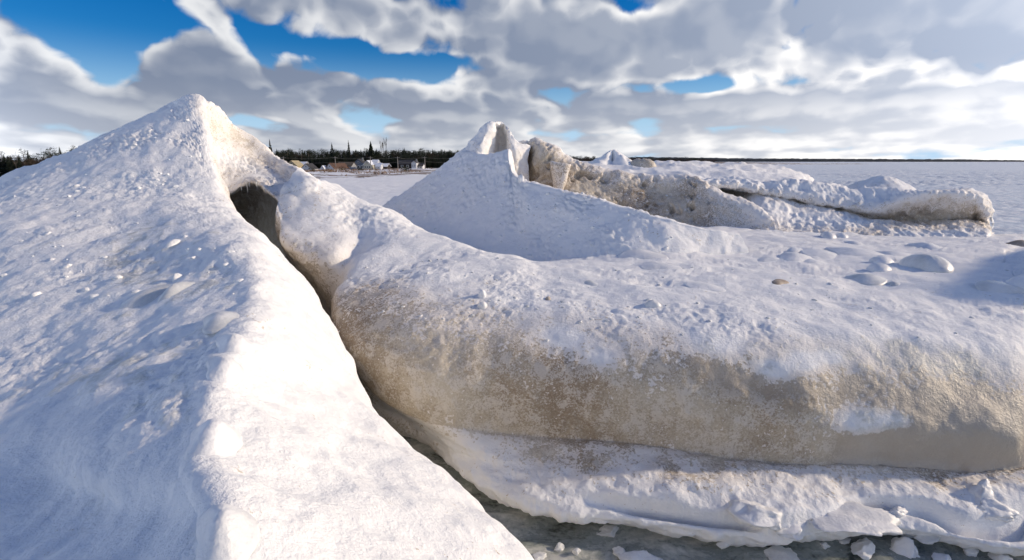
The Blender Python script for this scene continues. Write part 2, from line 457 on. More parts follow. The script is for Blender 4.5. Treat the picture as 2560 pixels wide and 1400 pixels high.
inner_rows = [
    [C(470, 330, 18.5), C(560, 400, 18.8), C(590, 420, 19), C(640, 440, 19), C(700, 475, 18), C(800, 540, 15.5)],
    [C(478, 262, 15.8), C(545, 300, 16.6), C(580, 330, 17.0), C(645, 368, 17.3), C(696, 412, 16.8), C(778, 456, 14.2)],
    [C(490, 238, 14.9), C(548, 270, 15.7), C(577, 307, 16.2), C(640, 345, 16.5), C(690, 393, 16.0), C(764, 432, 13.4)],
    [C(498, 300, 14.9), C(545, 318, 15.5), C(582, 350, 15.9), C(632, 385, 16.0), C(682, 424, 15.2), C(745, 450, 12.9)],
    [C(515, 380, 14.6), C(558, 395, 14.9), C(592, 412, 15.0), C(632, 428, 14.8), C(682, 446, 13.8), C(735, 475, 12.4)],
    [C(545, 488, 13.3), C(578, 482, 13.4), C(606, 464, 13.3), C(640, 456, 13.0), C(684, 490, 12.4), C(712, 520, 11.9)],
    [C(545, 474, 14.6), C(586, 474, 15.0), C(615, 464, 15.0), C(648, 464, 14.6), C(686, 490, 13.8), C(716, 525, 12.8)],
    [C(520, 500, 17.6), C(580, 500, 18.4), C(620, 495, 18.4), C(660, 500, 17.8), C(700, 520, 16.5), C(730, 560, 14.4)],
    [C(500, 690, 17.4), C(575, 690, 18.2), C(620, 690, 18.2), C(665, 690, 17.6), C(710, 700, 16.0), C(740, 760, 13.6)],
]
mount(surface('crater_wall', inner_rows, SNOW, rough_disp(.035, .04, .03), {'rough': [1.2]*9, 'dirt': [0, .1, .22, .34, .16, .32, .7, .9, .9]}), vol)

# ------------------------------------------------------------------ right ice ridge
def low(p, nx, ny, zs):
    return [np.array((p[0] + nx * k, p[1] + ny * k, z)) for k, z in zs]
def ledge(u, v, z=.24, back=.55):
    p = Z(u, v, z)
    return [np.array((p[0], p[1] + back, -.15)), p]
ridge_cols = [
    # under water, ledge lip, ledge, wall foot ... wall top, crest, back
    low(C(712, 640, 12.8), .5, .3, ((-.1, -.4), (-.05, .2), (0, .5))) + [C(714, 632, 12.6), C(702, 588, 12.0), C(690, 540, 11.2), C(699, 500, 11.6), C(715, 460, 12.0), C(748, 420, 12.6), C(790, 450, 13.6), C(860, 480, 16), W(-5.5, 19, .4)],
    low(C(760, 720, 11.8), .5, .3, ((-.1, -.4), (-.05, .1), (0, .4))) + [C(762, 705, 11.8), C(738, 652, 11.0), C(714, 606, 10.5), C(728, 560, 10.8), C(760, 515, 11.2), C(790, 455, 11.9), C(850, 490, 12.8), C(920, 515, 15), W(-4.4, 18.5, .6)],
    low(C(810, 790, 11.4), .5, .3, ((-.1, -.4), (-.05, .1), (0, .4))) + [C(812, 775, 11.6), C(798, 725, 11.2), C(788, 676, 10.2), C(830, 628, 10.15), C(862, 566, 10.9), C(880, 500, 12.0), C(930, 520, 12.9), C(1000, 545, 15), W(-3, 18, .9)],
    low(C(840, 850, 10.4), .5, .3, ((-.1, -.4), (-.05, .1), (0, .4))) + [C(846, 855, 10.8), C(838, 805, 10.5), C(836, 750, 10.2), C(856, 690, 10.0), C(905, 612, 10.6), C(946, 528, 11.5), C(985, 545, 12.4), C(1060, 575, 14), W(-2, 17.5, 1.0)],
    low(C(865, 900, 8.6), .5, .3, ((-.1, -.4), (-.05, .1), (0, .4))) + [C(880, 915, 8.5), C(840, 850, 7.95), C(829, 782, 8.2), C(848, 728, 8.6), C(905, 676, 9.3), C(1060, 580, 10.9), C(1100, 600, 11.8), C(1180, 630, 13.5), W(0, 17, 1.4)],
    ledge(1048, 1088, .14, .3) + [Z(1005, 1035, .36)] + [C(940, 985, 7.3), C(890, 890, 7.25), C(897, 820, 7.45), C(945, 740, 8.0), C(1040, 680, 8.9), C(1180, 627, 10.3), C(1220, 640, 11.2), C(1290, 645, 13.2), W(2, 17, 1.7)],
    ledge(1205, 1212, .2, .4) + [Z(1150, 1130, .46)] + [C(1080, 1050, 6.75), C(1040, 950, 6.7), C(1045, 860, 6.85), C(1090, 780, 7.3), C(1160, 715, 8.1), C(1280, 654, 9.7), C(1310, 655, 10.8), C(1370, 648, 13.2), W(4, 17, 1.9)],
    ledge(1350, 1275) + [Z(1310, 1170, .50)] + [Z(1300, 1082, .68), Z(1295, 980, 1.3), Z(1300, 890, 1.72), Z(1310, 810, 2.0), Z(1330, 750, 2.16), Z(1370, 695, 2.24), Z(1400, 662, 2.2), Z(1440, 640, 1.95), W(6, 17, 2.1)],
    ledge(1605, 1315) + [Z(1600, 1205, .50)] + [Z(1598, 1108, .66), Z(1598, 1020, 1.2), Z(1598, 930, 1.64), Z(1598, 850, 1.95), Z(1600, 780, 2.13), Z(1610, 715, 2.22), Z(1620, 665, 2.2), Z(1640, 625, 2.1), W(8, 17, 2.1)],
    ledge(1900, 1345) + [Z(1900, 1240, .46)] + [Z(1900, 1152, .60), Z(1900, 1050, 1.15), Z(1900, 950, 1.6), Z(1900, 870, 1.92), Z(1900, 800, 2.1), Z(1900, 735, 2.18), Z(1900, 675, 2.15), Z(1900, 620, 2.05), W(11, 17, 1.95)],
    ledge(2240, 1330) + [Z(2230, 1240, .43)] + [Z(2220, 1165, .57), Z(2220, 1070, 1.1), Z(2220, 970, 1.5), Z(2220, 890, 1.8), Z(2215, 830, 2.0), Z(2205, 750, 2.1), Z(2195, 680, 2.1), Z(2180, 620, 2.0), W(14, 17, 1.85)],
    ledge(2590, 1370) + [Z(2580, 1255, .42)] + [Z(2560, 1175, .56), Z(2560, 1080, 1.05), Z(2560, 980, 1.42), Z(2560, 900, 1.72), Z(2555, 840, 1.92), Z(2540, 760, 2.1), Z(2520, 690, 2.15), Z(2500, 620, 2.05), W(17.5, 17, 1.8)],
    [W(6.8, 6.0, -.2), W(6.8, 5.6, .1), W(6.8, 5.85, .4), W(6.75, 6.1, .7), W(6.75, 6.25, 1.05), W(6.8, 6.5, 1.42), W(7.0, 6.8, 1.75), W(7.3, 7.2, 2.0), W(8.3, 8.3, 2.12), W(9.6, 9.8, 2.12), W(13, 13, 2.0), W(19, 16.5, 1.8)],
    [W(7.6, 6.7, -.2), W(7.6, 6.35, .1), W(7.6, 6.6, .4), W(7.5, 6.95, .7), W(7.5, 7.2, 1.1), W(7.6, 7.5, 1.5), W(7.8, 7.8, 1.9), W(8.3, 8.2, 2.3), W(9.4, 9.0, 2.3), W(11, 10.2, 2.35), W(14, 13, 2.2), W(22, 16, 1.8)],
    [W(12, 7.6, -.2), W(12, 7.2, .1), W(12, 7.3, .4), W(12, 7.35, .8), W(12, 7.4, 1.5), W(12.1, 7.5, 2.3), W(12.2, 7.6, 3.1), W(12.4, 7.8, 3.9), W(13.2, 8.6, 4.6), W(14.6, 10, 4.6), W(16.5, 12.5, 3.6), W(28, 15.5, 1.6)],
]
ridge_rows = [list(r) for r in zip(*ridge_cols)]
ridge_rows.insert(3, [.78 * a + .22 * b for a, b in zip(ridge_rows[3], ridge_rows[2])])      # a crisp foot of the wall
#          S0   spine grv  S2b  S3   S4   S5   1300 1600 1900 2220 2560 3050 out
DIRT_SHADE_R = np.array([
    [.6,  .6,  .6,  .6,  .6,  .4,  .2,  .1,  .1,  .1,  .1,  .1,  .1,  .1],
    [.6,  .6,  .6,  .6,  .6,  .3,  .0,  .0,  .0, -.1, -.1, -.1, -.1, -.1],
    [.6,  .6,  .6,  .6,  .6,  .2, .10, .16, .16, .13, .10, .14, .0, .0],
    [.95, .95, .95, .95, .95,  .9,  .9,  .6,  .6,  .5,  .45, .4,  .4,  .4],  # cleft at left: sandy brown, raised to put the slot's shade into the colour
    [.8,  .7, .8,  .8, .9,  .9,  .9,  .9,  .85, .85, .75, .7,  .7,  .7],
    [.40, .34, .42,  .45, .75, .85, .8,  .75, .75, .7,  .6,  .55, .5,  .5],
    [.3,  .22, .26, .28,  .35, .55, .45, .35, .4,  .35, .3,  .2,  .2,  .2],
    [.25, .18, .16, .12, .1,  .05, .1,  .05, .1,  .05, .0,  .0,  0,   0],
    [.1,  .1,  .05, .0,  .0,  .0,  .0,  0,   0,   0,   0,   0,   0,   0],
    [0]*14, [0]*14, [0]*14])
DIRT_SHADE_R = np.insert(DIRT_SHADE_R, 12, DIRT_SHADE_R[:, 11], 1)
DIRT_SHADE_R = np.insert(DIRT_SHADE_R, 3, np.where(np.arange(15) < 5, .8, .34), 0)
DIRT_SHADE_R[4, 5:] = .85
ICE_R = np.zeros((13, 15)); ICE_R[4:9, 10:] = .5; ICE_R[6:9, 9] = .4; ICE_R[6, 8] = .25; ICE_R[6:9, 2:5] = .30; ICE_R[7, 4:9] = .22; ICE_R[8, 4:] = .16; ICE_R[9, 8:] = .05; ICE_R[1:3, 5:] = -.1

_cg = np.random.RandomState(11).rand(64, 64, 64, 3).astype(np.float32)
def worley(P, scale):
    p = np.asarray(P, np.float32) * scale
    i = np.floor(p).astype(np.int32); best = np.full(len(p), 9.0, np.float32)
    for dx in (-1, 0, 1):
        for dy in (-1, 0, 1):
            for dz in (-1, 0, 1):
                c = i + np.array((dx, dy, dz))
                q = c + _cg[c[:, 0] & 63, c[:, 1] & 63, c[:, 2] & 63]
                best = np.minimum(best, ((p - q) ** 2).sum(1))
    return np.sqrt(best)

def ridge_disp(P, N, A):
    d = rough_disp(.014, .03, .05, 5)(P, N, A)
    # smooth frozen spray bulges on the right half of the wall
    uv = project(P)
    m = smooth(uv[:, 0], 1850, 2250) * smooth(P[:, 2], .75, 1.2) * (1 - smooth(P[:, 2], 2.0, 2.25)) * smooth(16 - P[:, 1], 8.0, 9.0)
    k = m > .01
    if k.any():
        Q = P[k] + .10 * np.stack([fbm(P[k], 2.5, 2, .5, s) for s in (1, 2, 3)], 1)
        d[k] += m[k] * (.045 * (.55 - worley(Q, 1.7)) + .010 * (.5 - worley(Q, 4.3)))
    # drips and lobes down the sandy wall
    m = smooth(P[:, 2], .7, 1.0) * (1 - .8 * smooth(P[:, 2], 1.6, 1.95)) * (1 - smooth(P[:, 2], 2.0, 2.3)) * (P[:, 1] < 11) * (1 - .75 * smooth(uv[:, 0], 1800, 2150))
    d += m * (.035 * fbm(P * np.array((1.3, 1.3, .8)), 1.1, 3, .5, 91) + .004 * billow(P, 3.6, 3, .6, 92))
    # steps and shelves in the white ledge
    m = smooth(uv[:, 0], 900, 1150) * (1 - smooth(P[:, 2], .52, .70)) * smooth(P[:, 2], -.05, .15)
    q = P * np.array((.55, 1.0, 3.0))
    d += m * (.065 * fbm(q, 1.3, 3, .55, 8) + .014 * billow(P, 3.2, 3, .6, 9) + .035 * (1 - smooth(P[:, 2], .2, .36)) * fbm(P, 4.5, 3, .6, 10))
    zc = .36 + .05 * fbm(P * np.array((1, 1, 0)), .8, 2, .5, 93)
    d += m * .07 * smooth(P[:, 2], zc, zc + .04) * (1 - smooth(P[:, 2], .46, .56)) * smooth(uv[:, 0], 1300, 1600)
    d -= m * .26 * np.exp(-((P[:, 2] - zc) / .026) ** 2) * smooth(fbm(P * np.array((1, 1, 0)), .7, 2, .5, 94), -.25, .1) * smooth(uv[:, 0], 1400, 1650)
    # undulating snow on the plateau
    m = smooth(P[:, 2], 1.9, 2.2) * smooth(P[:, 1], 6.5, 9)
    d += m * .07 * fbm(P * np.array((.8, 1.5, 1)), .8, 3, .5, 21)
    return d
ROUGH_R = np.array([.2, .2, .2, .3, .5, .8, .8, 1.0, 1.2, 1.0, 1.0, 1.0, 1.0])[:, None] * np.ones((13, 15))
ROUGH_R[4:9, 10:] = .2; ROUGH_R[5:10, :5] = 1.6
spots = [(Z(2150, 1055, 1.16), .24, -.78), (Z(2230, 1045, 1.18), .14, -.6), (Z(1935, 925, 1.7), .16, -.7), (Z(2010, 905, 1.78), .14, -.65), (Z(2080, 892, 1.82), .10, -.65), (Z(1500, 900, 1.75), .22, -.55), (Z(1410, 850, 1.88), .25, -.5), (Z(1780, 850, 1.95), .25, -.45),
         (Z(1352, 1128, .58), .14, .55), (Z(1440, 1105, .62), .10, .5), (Z(1475, 1158, .55), .13, .5), (Z(1668, 1178, .55), .13, .6), (Z(1700, 1205, .50), .12, .55), (Z(1790, 1165, .56), .12, .45), (Z(2330, 1190, .50), .15, .45), (Z(2440, 1215, .46), .10, .45), (Z(1560, 1110, .64), .10, .5)]
def ridge_mask(P, N, A):
    d = A['dirt'].copy()
    for c, r, amp in spots:                       # snow caught on the wall, sand blown onto the ledge
        q = (P - c) * np.array((.75, .75, 1.5)); d += amp * np.exp(-(q * q).sum(1) / r ** 2)
    return {'dirt': d}
ridge = tag(surface('ice_ridge', ridge_rows, SNOW, ridge_disp, {'rough': ROUGH_R, 'dirt': DIRT_SHADE_R, 'ice': ICE_R}, flip=True, mask=ridge_mask),
            'long rounded ice ridge with sandy brown wall and snow plateau across the channel', 'ice ridge')

# ------------------------------------------------------------------ second volcano
cone_top = [(880, 560, 20.5), (945, 520, 20), (1060, 448, 19.1), (1130, 396, 18.75), (1175, 378, 18.3), (1212, 387, 17.55), (1246, 379, 17.1), (1270, 373, 16.85), (1273, 404, 16.44), (1298, 448, 15.5), (1410, 481, 14.0), (1520, 510, 13.0), (1600, 533, 12.5), (1680, 550, 12.2), (1760, 574, 12.2), (1850, 590, 12.4)]
cone_base = [(800, 610, 17.8), (870, 600, 17.8), (940, 598, 17.6), (1010, 606, 17.0), (1080, 622, 16.0), (1150, 636, 15.0), (1220, 648, 14.1), (1270, 655, 13.6), (1310, 655, 13.25), (1370, 652, 12.75), (1450, 647, 12.15), (1530, 642, 11.65), (1620, 636, 11.5), (1700, 630, 11.6), (1780, 624, 12.0), (1870, 615, 12.3)]
rows = []
for f, lift in ((0, 0), (.10, 0), (.35, 0), (.65, -.05), (.9, -.08), (1.15, -.3)):
    rows.append([C(*t) * (1 - f) + C(*b) * f + W(0, 0, lift) for t, b in zip(cone_top, cone_base)])
tp = rows[0]
back1 = [p + W(.12, .3, -.06) for p in tp]
back2 = [p + W(.2, .5, -.7) for p in tp]
back3 = [W(p[0] + .2, p[1] + .6, min(p[2] - 1.5, .8)) for p in tp]
rows = [back3, back2, back1] + rows
vol2 = tag(empty('ice_volcano', (0, 18, 0)), 'second ice volcano in blue shade with horned peak and caved brown crater', 'ice volcano')
mount(surface('outer_slope', rows, SNOW, rough_disp(.028, .045, .05, 3), {'dirt': [.6, .5, .1, 0, .04, .05, 0, 0, 0], 'rough': [1, 1, 1.2, 1.4, 1.1, 1.1, .9, .8, .8]}), vol2)

horn = [
    [C(1120, 425, 20.5), C(1160, 400, 20.5), C(1190, 365, 20.3), C(1215, 345, 20.2), C(1235, 335, 20.2), C(1250, 335, 20.4), C(1262, 340, 20.4), C(1275, 350, 20.3), C(1300, 375, 20.3), C(1330, 385, 20.4)],
    [C(1125, 400, 19), C(1163, 370, 18.9), C(1193, 333, 18.8), C(1214, 310, 18.8), C(1240, 304, 18.9), C(1253, 307, 19.2), C(1264, 313, 19.1), C(1275, 327, 18.9), C(1300, 355, 18.9), C(1330, 362, 19.2)],
    [C(1128, 402, 18.8), C(1168, 374, 18.6), C(1198, 345, 18.5), C(1219, 325, 18.5), C(1236, 318, 18.7), C(1249, 325, 19.7), C(1260, 332, 19.6), C(1270, 338, 18.8), C(1292, 358, 18.7), C(1325, 372, 19.1)],
    [C(1132, 410, 18.6), C(1170, 383, 18.4), C(1193, 366, 18.3), C(1212, 352, 18.4), C(1234, 350, 19.0), C(1246, 352, 20.0), C(1261, 352, 19.9), C(1270, 356, 18.8), C(1290, 370, 18.6), C(1322, 385, 19.0)],
    [C(1140, 430, 18.4), C(1172, 400, 18.2), C(1190, 385, 18.2), C(1211, 380, 18.3), C(1233, 380, 19.0), C(1246, 380, 20.0), C(1264, 380, 19.9), C(1272, 378, 18.8), C(1288, 382, 18.6), C(1322, 405, 19.0)],
    [C(1145, 450, 18.4), C(1175, 430, 18.2), C(1192, 425, 18.2), C(1213, 420, 18.4), C(1233, 420, 19.1), C(1246, 420, 20.0), C(1264, 420, 19.9), C(1272, 420, 18.8), C(1288, 430, 18.6), C(1322, 460, 19.0)],
]
mount(surface('crater_horn', horn, SNOW, rough_disp(.05, .10, .05, 4), {'dirt': [0, 0, .10, .14, .16, .2]}, step=2.5), vol2)

def wall_disp(P, N, A):
    r = A.get('rough', np.ones(len(P)))
    d = .13 * fbm(P, .7, 3, .5, 31) + .03 * billow(P, 2.6, 2, .5, 32)
    pock = smooth(fbm(P, 1.6, 3, .6, 33), .15, .75)
    d -= r * .30 * pock
    d += .015 * billow(P, 7.0, 2, .5, 34)
    return d
wall_top = [(1285, 362, 19.3), (1320, 354, 19.6), (1344, 347, 19.6), (1385, 369, 19.5), (1431, 402, 19.3), (1500, 419, 19.2), (1560, 432, 19.1), (1650, 439, 18.9), (1735, 437, 18.6), (1752, 447, 18.3), (1810, 482, 17.8), (1860, 501, 17.4), (1903, 526, 17.0), (1925, 556, 16.8)]
wall_mid = [(1280, 400, 19.0), (1305, 395, 19.9), (1340, 395, 19.0), (1375, 410, 18.7), (1425, 430, 18.6), (1490, 450, 18.5), (1550, 470, 18.4), (1640, 480, 18.4), (1722, 478, 18.0), (1752, 490, 17.7), (1805, 515, 17.2), (1850, 535, 16.9), (1890, 553, 16.6), (1922, 566, 16.5)]
wall_bot = [(1280, 470, 18.6), (1305, 480, 19.9), (1345, 490, 18.7), (1380, 500, 18.2), (1425, 510, 18.0), (1490, 530, 17.8), (1550, 545, 17.7), (1640, 560, 17.6), (1720, 572, 17.1), (1760, 575, 16.9), (1800, 578, 16.7), (1850, 580, 16.5), (1890, 582, 16.4), (1922, 582, 16.4)]
rows = [[C(u + 20, v + 60, t + 3.0) for u, v, t in wall_top], [C(u + 5, v + 14, t + .9) for u, v, t in wall_top],
        [C(*p) for p in wall_top], [C(*p) * .5 + C(*q) * .5 + W(0, -.15, .08) for p, q in zip(wall_top, wall_mid)],
        [C(*p) for p in wall_mid], [C(*p) for p in wall_bot], [C(u, v + 30, t) for u, v, t in wall_bot]]
DW = np.array([0, .05, .22, .45, .62, .78, .8])[:, None] * np.ones((7, 14)); DW[3:, 8] *= .95; DW[3:, 9] *= .85; DW[3:, 10] *= .65; DW[3:, 11:] *= .5; DW[4:, :4] += .25
RW = np.ones((7, 14)); RW[:3] = .1; RW[:, 10:] = .15; RW[:, :3] = .5; RW[4:, 5:10] = 1.5
mount(surface('crater_wall', rows, SNOW, wall_disp, {'dirt': DW, 'rough': RW}, step=2.4), vol2)

# ------------------------------------------------------------------ ice shelves further out
U = [1730, 1830, 1900, 1980, 2060, 2120, 2190, 2260, 2330, 2400, 2440, 2466, 2470]
vb = [452, 447, 460, 452, 462, 472, 474, 477, 479, 474, 482, 508, 530]
tb = [19.2, 19, 19, 18.8, 18.6, 18.4, 18.2, 18, 17.8, 17.7, 17.8, 18.0, 18.6]
vc = [464, 466, 478, 492, 507, 516, 524, 500, 487, 489, 503, 538, 545]
tc = [18.5, 18.4, 18.3, 18.1, 17.9, 17.7, 17.4, 17.2, 17.0, 17.0, 17.1, 17.4, 18.4]
vd = [468, 470, 484, 500, 516, 528, 550, 550, 549, 550, 552, 559, 562]
td = [18.8, 18.8, 18.8, 18.7, 18.6, 18.5, 18.4, 18.6, 18.7, 18.5, 17.8, 17.5, 18.3]
ve = [510, 515, 520, 535, 548, 553, 558, 560, 562, 560, 563, 570, 575]
te = [17.6, 17.5, 17.5, 17.4, 17.2, 17.1, 17.2, 17.3, 17.3, 17.2, 17.2, 17.3, 18.2]
for k in range(2, 11): td[k] = tc[k] + (.35 if k < 6 else .75)
for k in (0, 1): td[k] = te[k] = 20.0; vd[k] += 6
rows = [[C(u + 10, v + 45, t + 4) for u, v, t in zip(U, vb, tb)], [C(u + 3, v + 8, t + 1) for u, v, t in zip(U, vb, tb)],
        [C(*p) for p in zip(U, vb, tb)], [C(*p) * .5 + C(*q) * .5 + W(0, -.12, .06) for p, q in zip(zip(U, vb, tb), zip(U, vc, tc))],
        [C(*p) for p in zip(U, vc, tc)], [C(*p) for p in zip(U, vd, td)],
        [C(*p) for p in zip(U, ve, te)], [C(u, 592, 20.0 if u < 1880 else 16.2) for u in U[:-1]] + [C(2480, 592, 17.5)], [C(u, 625, 20.0 if u < 1880 else 15.6) for u in U[:-1]] + [C(2490, 625, 17.0)]]
DB = np.zeros((9, 13)); DB[4] = .25; DB[5] = .5; DB[5, 6:11] = .75; DB[6, 7:] = .5; DB[6, 6] = .3; DB[3, 8:] = .2; DB[7, :7] = .35; DB[7, 7:] = .05
def shelf_disp(P, N, A):
    return .06 * fbm(P, .9, 3, .5, 41) + .055 * billow(P, 2.2, 3, .6, 42) + .02 * fbm(P, 7, 2, .5, 43)
tag(surface('ice_shelf', rows, SNOW, shelf_disp, {'dirt': DB}, step=2.6), 'far ice shelf hollowed into a brown scooped bowl at its right end', 'ice shelf')

U = [1380, 1440, 1500, 1560, 1620, 1700, 1780, 1840, 1900, 1960, 2005, 2030]
vs = [410, 409, 409, 411, 411, 408, 412, 412, 417, 425, 440, 456]
rows = [[C(u, v + 40, 46) for u, v in zip(U, vs)], [C(u, v + 8, 38) for u, v in zip(U, vs)], [C(u, v, 34) for u, v in zip(U, vs)],
        [C(u, v + 7, 31) for u, v in zip(U, vs)], [C(u, v + 18, 26) for u, v in zip(U, vs)], [C(u + 10, v + 34, 22) for u, v in zip(U, vs)], [C(u + 20, v + 70, 20.5) for u, v in zip(U, vs)]]
def lumpy(P, N, A):
    return .18 * billow(P, .35, 2, .5, 51) + .06 * fbm(P, 1.3, 3, .5, 52)
tag(surface('snow_shelf', rows, SNOW, lumpy, {'dirt': np.array([0, .05, .12, .1, .05, .05, .1])[:, None] * np.ones((7, 12))}, step=2.2),
    'lumpy snow covered ice shelf behind the torn brown crater wall', 'ice shelf')

# ------------------------------------------------------------------ mounds and cones of ice
def mound(name, base, rx, ry, h, seed, mat, label, cat, group=None, power=1.5, notch=None, nr=40, na=90, rough=.06, dirt=0.0, rot=0.0, bell=0.0):
    rs = np.linspace(0, 1, nr)[:, None]; an = np.linspace(0, 2 * math.pi, na)[None, :]
    wob = 1 + .18 * np.cos(an * 2 + seed) + .10 * np.cos(an * 3 + seed * 2.1)
    r = rs * wob
    prof = (1 - rs ** power) if not bell else (1 - rs ** 2) ** bell
    X = rx * r * np.cos(an); Y = ry * r * np.sin(an); Zz = h * prof * np.ones_like(an)
    if notch:
        a0, wdt, dep = notch
        da = np.angle(np.exp(1j * (an - a0)))
        Zz = Zz - h * dep * np.exp(-(da / wdt) ** 2) * np.exp(-(rs / .45) ** 2)
    V = np.stack([X, Y, Zz], -1)
    n = grid_normals(V)
    flat = V.reshape(-1, 3) + np.array(base)
    d = rough * h * (fbm(flat, 1.6 / max(rx, .2), 3, .55, seed) + .6 * billow(flat, 4.0 / max(rx, .2), 3, .6, seed + 1))
    V = V + np.array((0, 0, 1.0)) * (d.reshape(V.shape[:2])[..., None] * (1 - rs[..., None] ** 4))
    V[:, -1] = V[:, 0]
    V[-1, :, 2] -= .25 * h
    c, s_ = math.cos(rot), math.sin(rot)
    V = np.stack([V[..., 0] * c - V[..., 1] * s_, V[..., 0] * s_ + V[..., 1] * c, V[..., 2]], -1)
    me = grid_mesh(name, V[:, ::-1], {'dirt': np.full(V.shape[:2], dirt)})
    o = link(name, me, mat, loc=base)
    return tag(o, label, cat, group)

def on_view(u, v, t):
    p = C(u, v, t); return p
p = C(1532, 384, 30); mound('ice_cone', (p[0], p[1], 2.3), 4.4, 3.6, p[2] - 2.3 + .1, 3, SNOW, 'small pointed ice cone with a dark notch on the far snow shelf', 'ice cone', power=1.15, notch=(-1.75, .30, .22), rough=.07)
p = C(1608, 400, 29); mound('ice_boulder', (p[0], p[1], p[2] - .7), .95, .6, .75, 8, SNOW, 'brown sandy ice boulder right of the small pointed ice cone', 'ice boulder', power=3.0, rough=.10, dirt=.62, nr=24, na=60)
p = C(1822, 406, 36); mound('ice_mound', (p[0], p[1], p[2] - 1.1), 3.6, 2.4, 1.15, 5, SNOW, 'low pointed snow mound on the horizon of the far snow shelf', 'ice mound', power=.9, rough=.05)
p = C(1955, 425, 33); mound('ice_mound', (p[0], p[1], p[2] - .8), 1.7, 1.2, .9, 15, SNOW, 'rough sunlit ice mound at the right end of the far snow shelf', 'ice mound', power=1.6, rough=.12, dirt=.15)
p = C(2205, 443, 40); mound('ice_mound', (p[0], p[1], .2), 5.2, 3.8, p[2] - .2, 9, SNOW, 'lone snow mound on the frozen lake above the scooped brown bowl', 'ice mound', power=1.5, rough=.04, dirt=.1)

# ------------------------------------------------------------------ water in the channel, frozen lake
def water():
    xs = np.concatenate([np.linspace(-30, -9, 12), np.linspace(-8.7, 12, 260), np.linspace(12.5, 45, 14)])
    ys = np.concatenate([np.linspace(-25, .5, 10), np.linspace(1, 9, 160), np.linspace(9.5, 22, 20)])
    X, Y = np.meshgrid(xs, ys)
    V = np.stack([X, Y, np.zeros_like(X)], -1)
    f = V.reshape(-1, 3)
    z = .035 * fbm(f * np.array((1, 1.5, 1)), 1.3, 4, .55, 61) + .018 * billow(f, 5, 2, .5, 62)
    V[..., 2] = z.reshape(X.shape) - .01
    return tag(link('channel_water', grid_mesh('channel_water', V), SLUSH), kind='structure')
water()

def lake():
    an = np.radians(np.linspace(-75, 78, 900))
    rr = np.concatenate([np.geomspace(17.5, 420, 330), np.geomspace(450, 14000, 24)])
    A, R_ = np.meshgrid(an, rr)
    V = np.stack([R_ * np.sin(A), R_ * np.cos(A), np.zeros_like(A)], -1)
    f = V.reshape(-1, 3)
    right = smooth(np.degrees(A), -5, 18).ravel()
    near = 1 - smooth(R_.ravel(), 250, 420)
    q = f + .5 * np.stack([fbm(f, .35, 2, .5, 71), fbm(f, .35, 2, .5, 72), 0 * f[:, 0]], 1)
    lum = billow(q, .55, 3, .6, 73)
    lum = lum * (.35 + .9 * smooth(fbm(f, .035, 3, .5, 78), -.3, .35))
    z = near * (right * (.22 * lum + .12 * fbm(f, .12, 2, .5, 75)) + (1 - right) * (.10 * fbm(f, .15, 4, .55, 76) + .04 * billow(f * np.array((1, .5, 1)), .5, 3, .5, 77)))
    V[..., 2] = (z + .28).reshape(A.shape)
    tag(link('frozen_lake', grid_mesh('frozen_lake', V[:, ::-1], {'ice': (.55 * right).reshape(A.shape)[:, ::-1]}), LAKE), kind='structure')
lake()

# ------------------------------------------------------------------ the shore: ground, cottages, poles, trees
rnd = random.Random(5)
def flat_mat(name, c0, c1, scale=2.0, rough=.8, bump=0.0):
    m, T, b = new_mat(name)
    P = T.node('ShaderNodeNewGeometry').outputs['Position']
    n = T.noise(P, scale, 4.0, .6)
    T.put(b.inputs['Base Color'], T.mix(T.ramp(n, .35, .65), c0 + (1,), c1 + (1,)))
    b.inputs['Roughness'].default_value = rough
    b.inputs['Specular IOR Level'].default_value = .2
    return m
NEEDLE = flat_mat('dark_needles', (.012, .018, .012), (.035, .045, .028), .8)
TWIG = flat_mat('bare_twigs', (.032, .023, .019), (.075, .054, .042), .6)
BARK = flat_mat('grey_bark', (.10, .085, .07), (.22, .19, .165), 1.5)
DGRASS = flat_mat('dry_beach_grass', (.14, .085, .05), (.30, .20, .12), .5)
POLE = flat_mat('weathered_pole', (.22, .20, .18), (.34, .31, .28), 2.0)
GLASS = flat_mat('dark_window_glass', (.02, .022, .025), (.04, .045, .05), 1.0, .15)
TRIM = flat_mat('white_trim', (.72, .72, .70), (.80, .80, .78), 1.0, .6)
def mat_shore():
    m, T, b = new_mat('sandy_shore_with_snow')
    P = T.node('ShaderNodeNewGeometry').outputs['Position']
    s_ = T.node('ShaderNodeAttribute', attribute_name='dirt').outputs['Fac']
    n = T.noise(P, .10, 5.0, .6); n2 = T.noise(P, .7, 4.0, .6)
    f = T.m('ADD', s_, T.m('ADD', T.m('MULTIPLY', T.m('SUBTRACT', n, .5), 1.6), T.m('MULTIPLY', T.m('SUBTRACT', n2, .5), .7)))
    sand = T.mix(n2, (.13, .10, .085, 1), (.30, .23, .18, 1))
    T.put(b.inputs['Base Color'], T.mix(T.ramp(f, .42, .55), (.78, .79, .82, 1), sand))
    b.inputs['Roughness'].default_value = .9
    return m
SHORE = mat_shore()

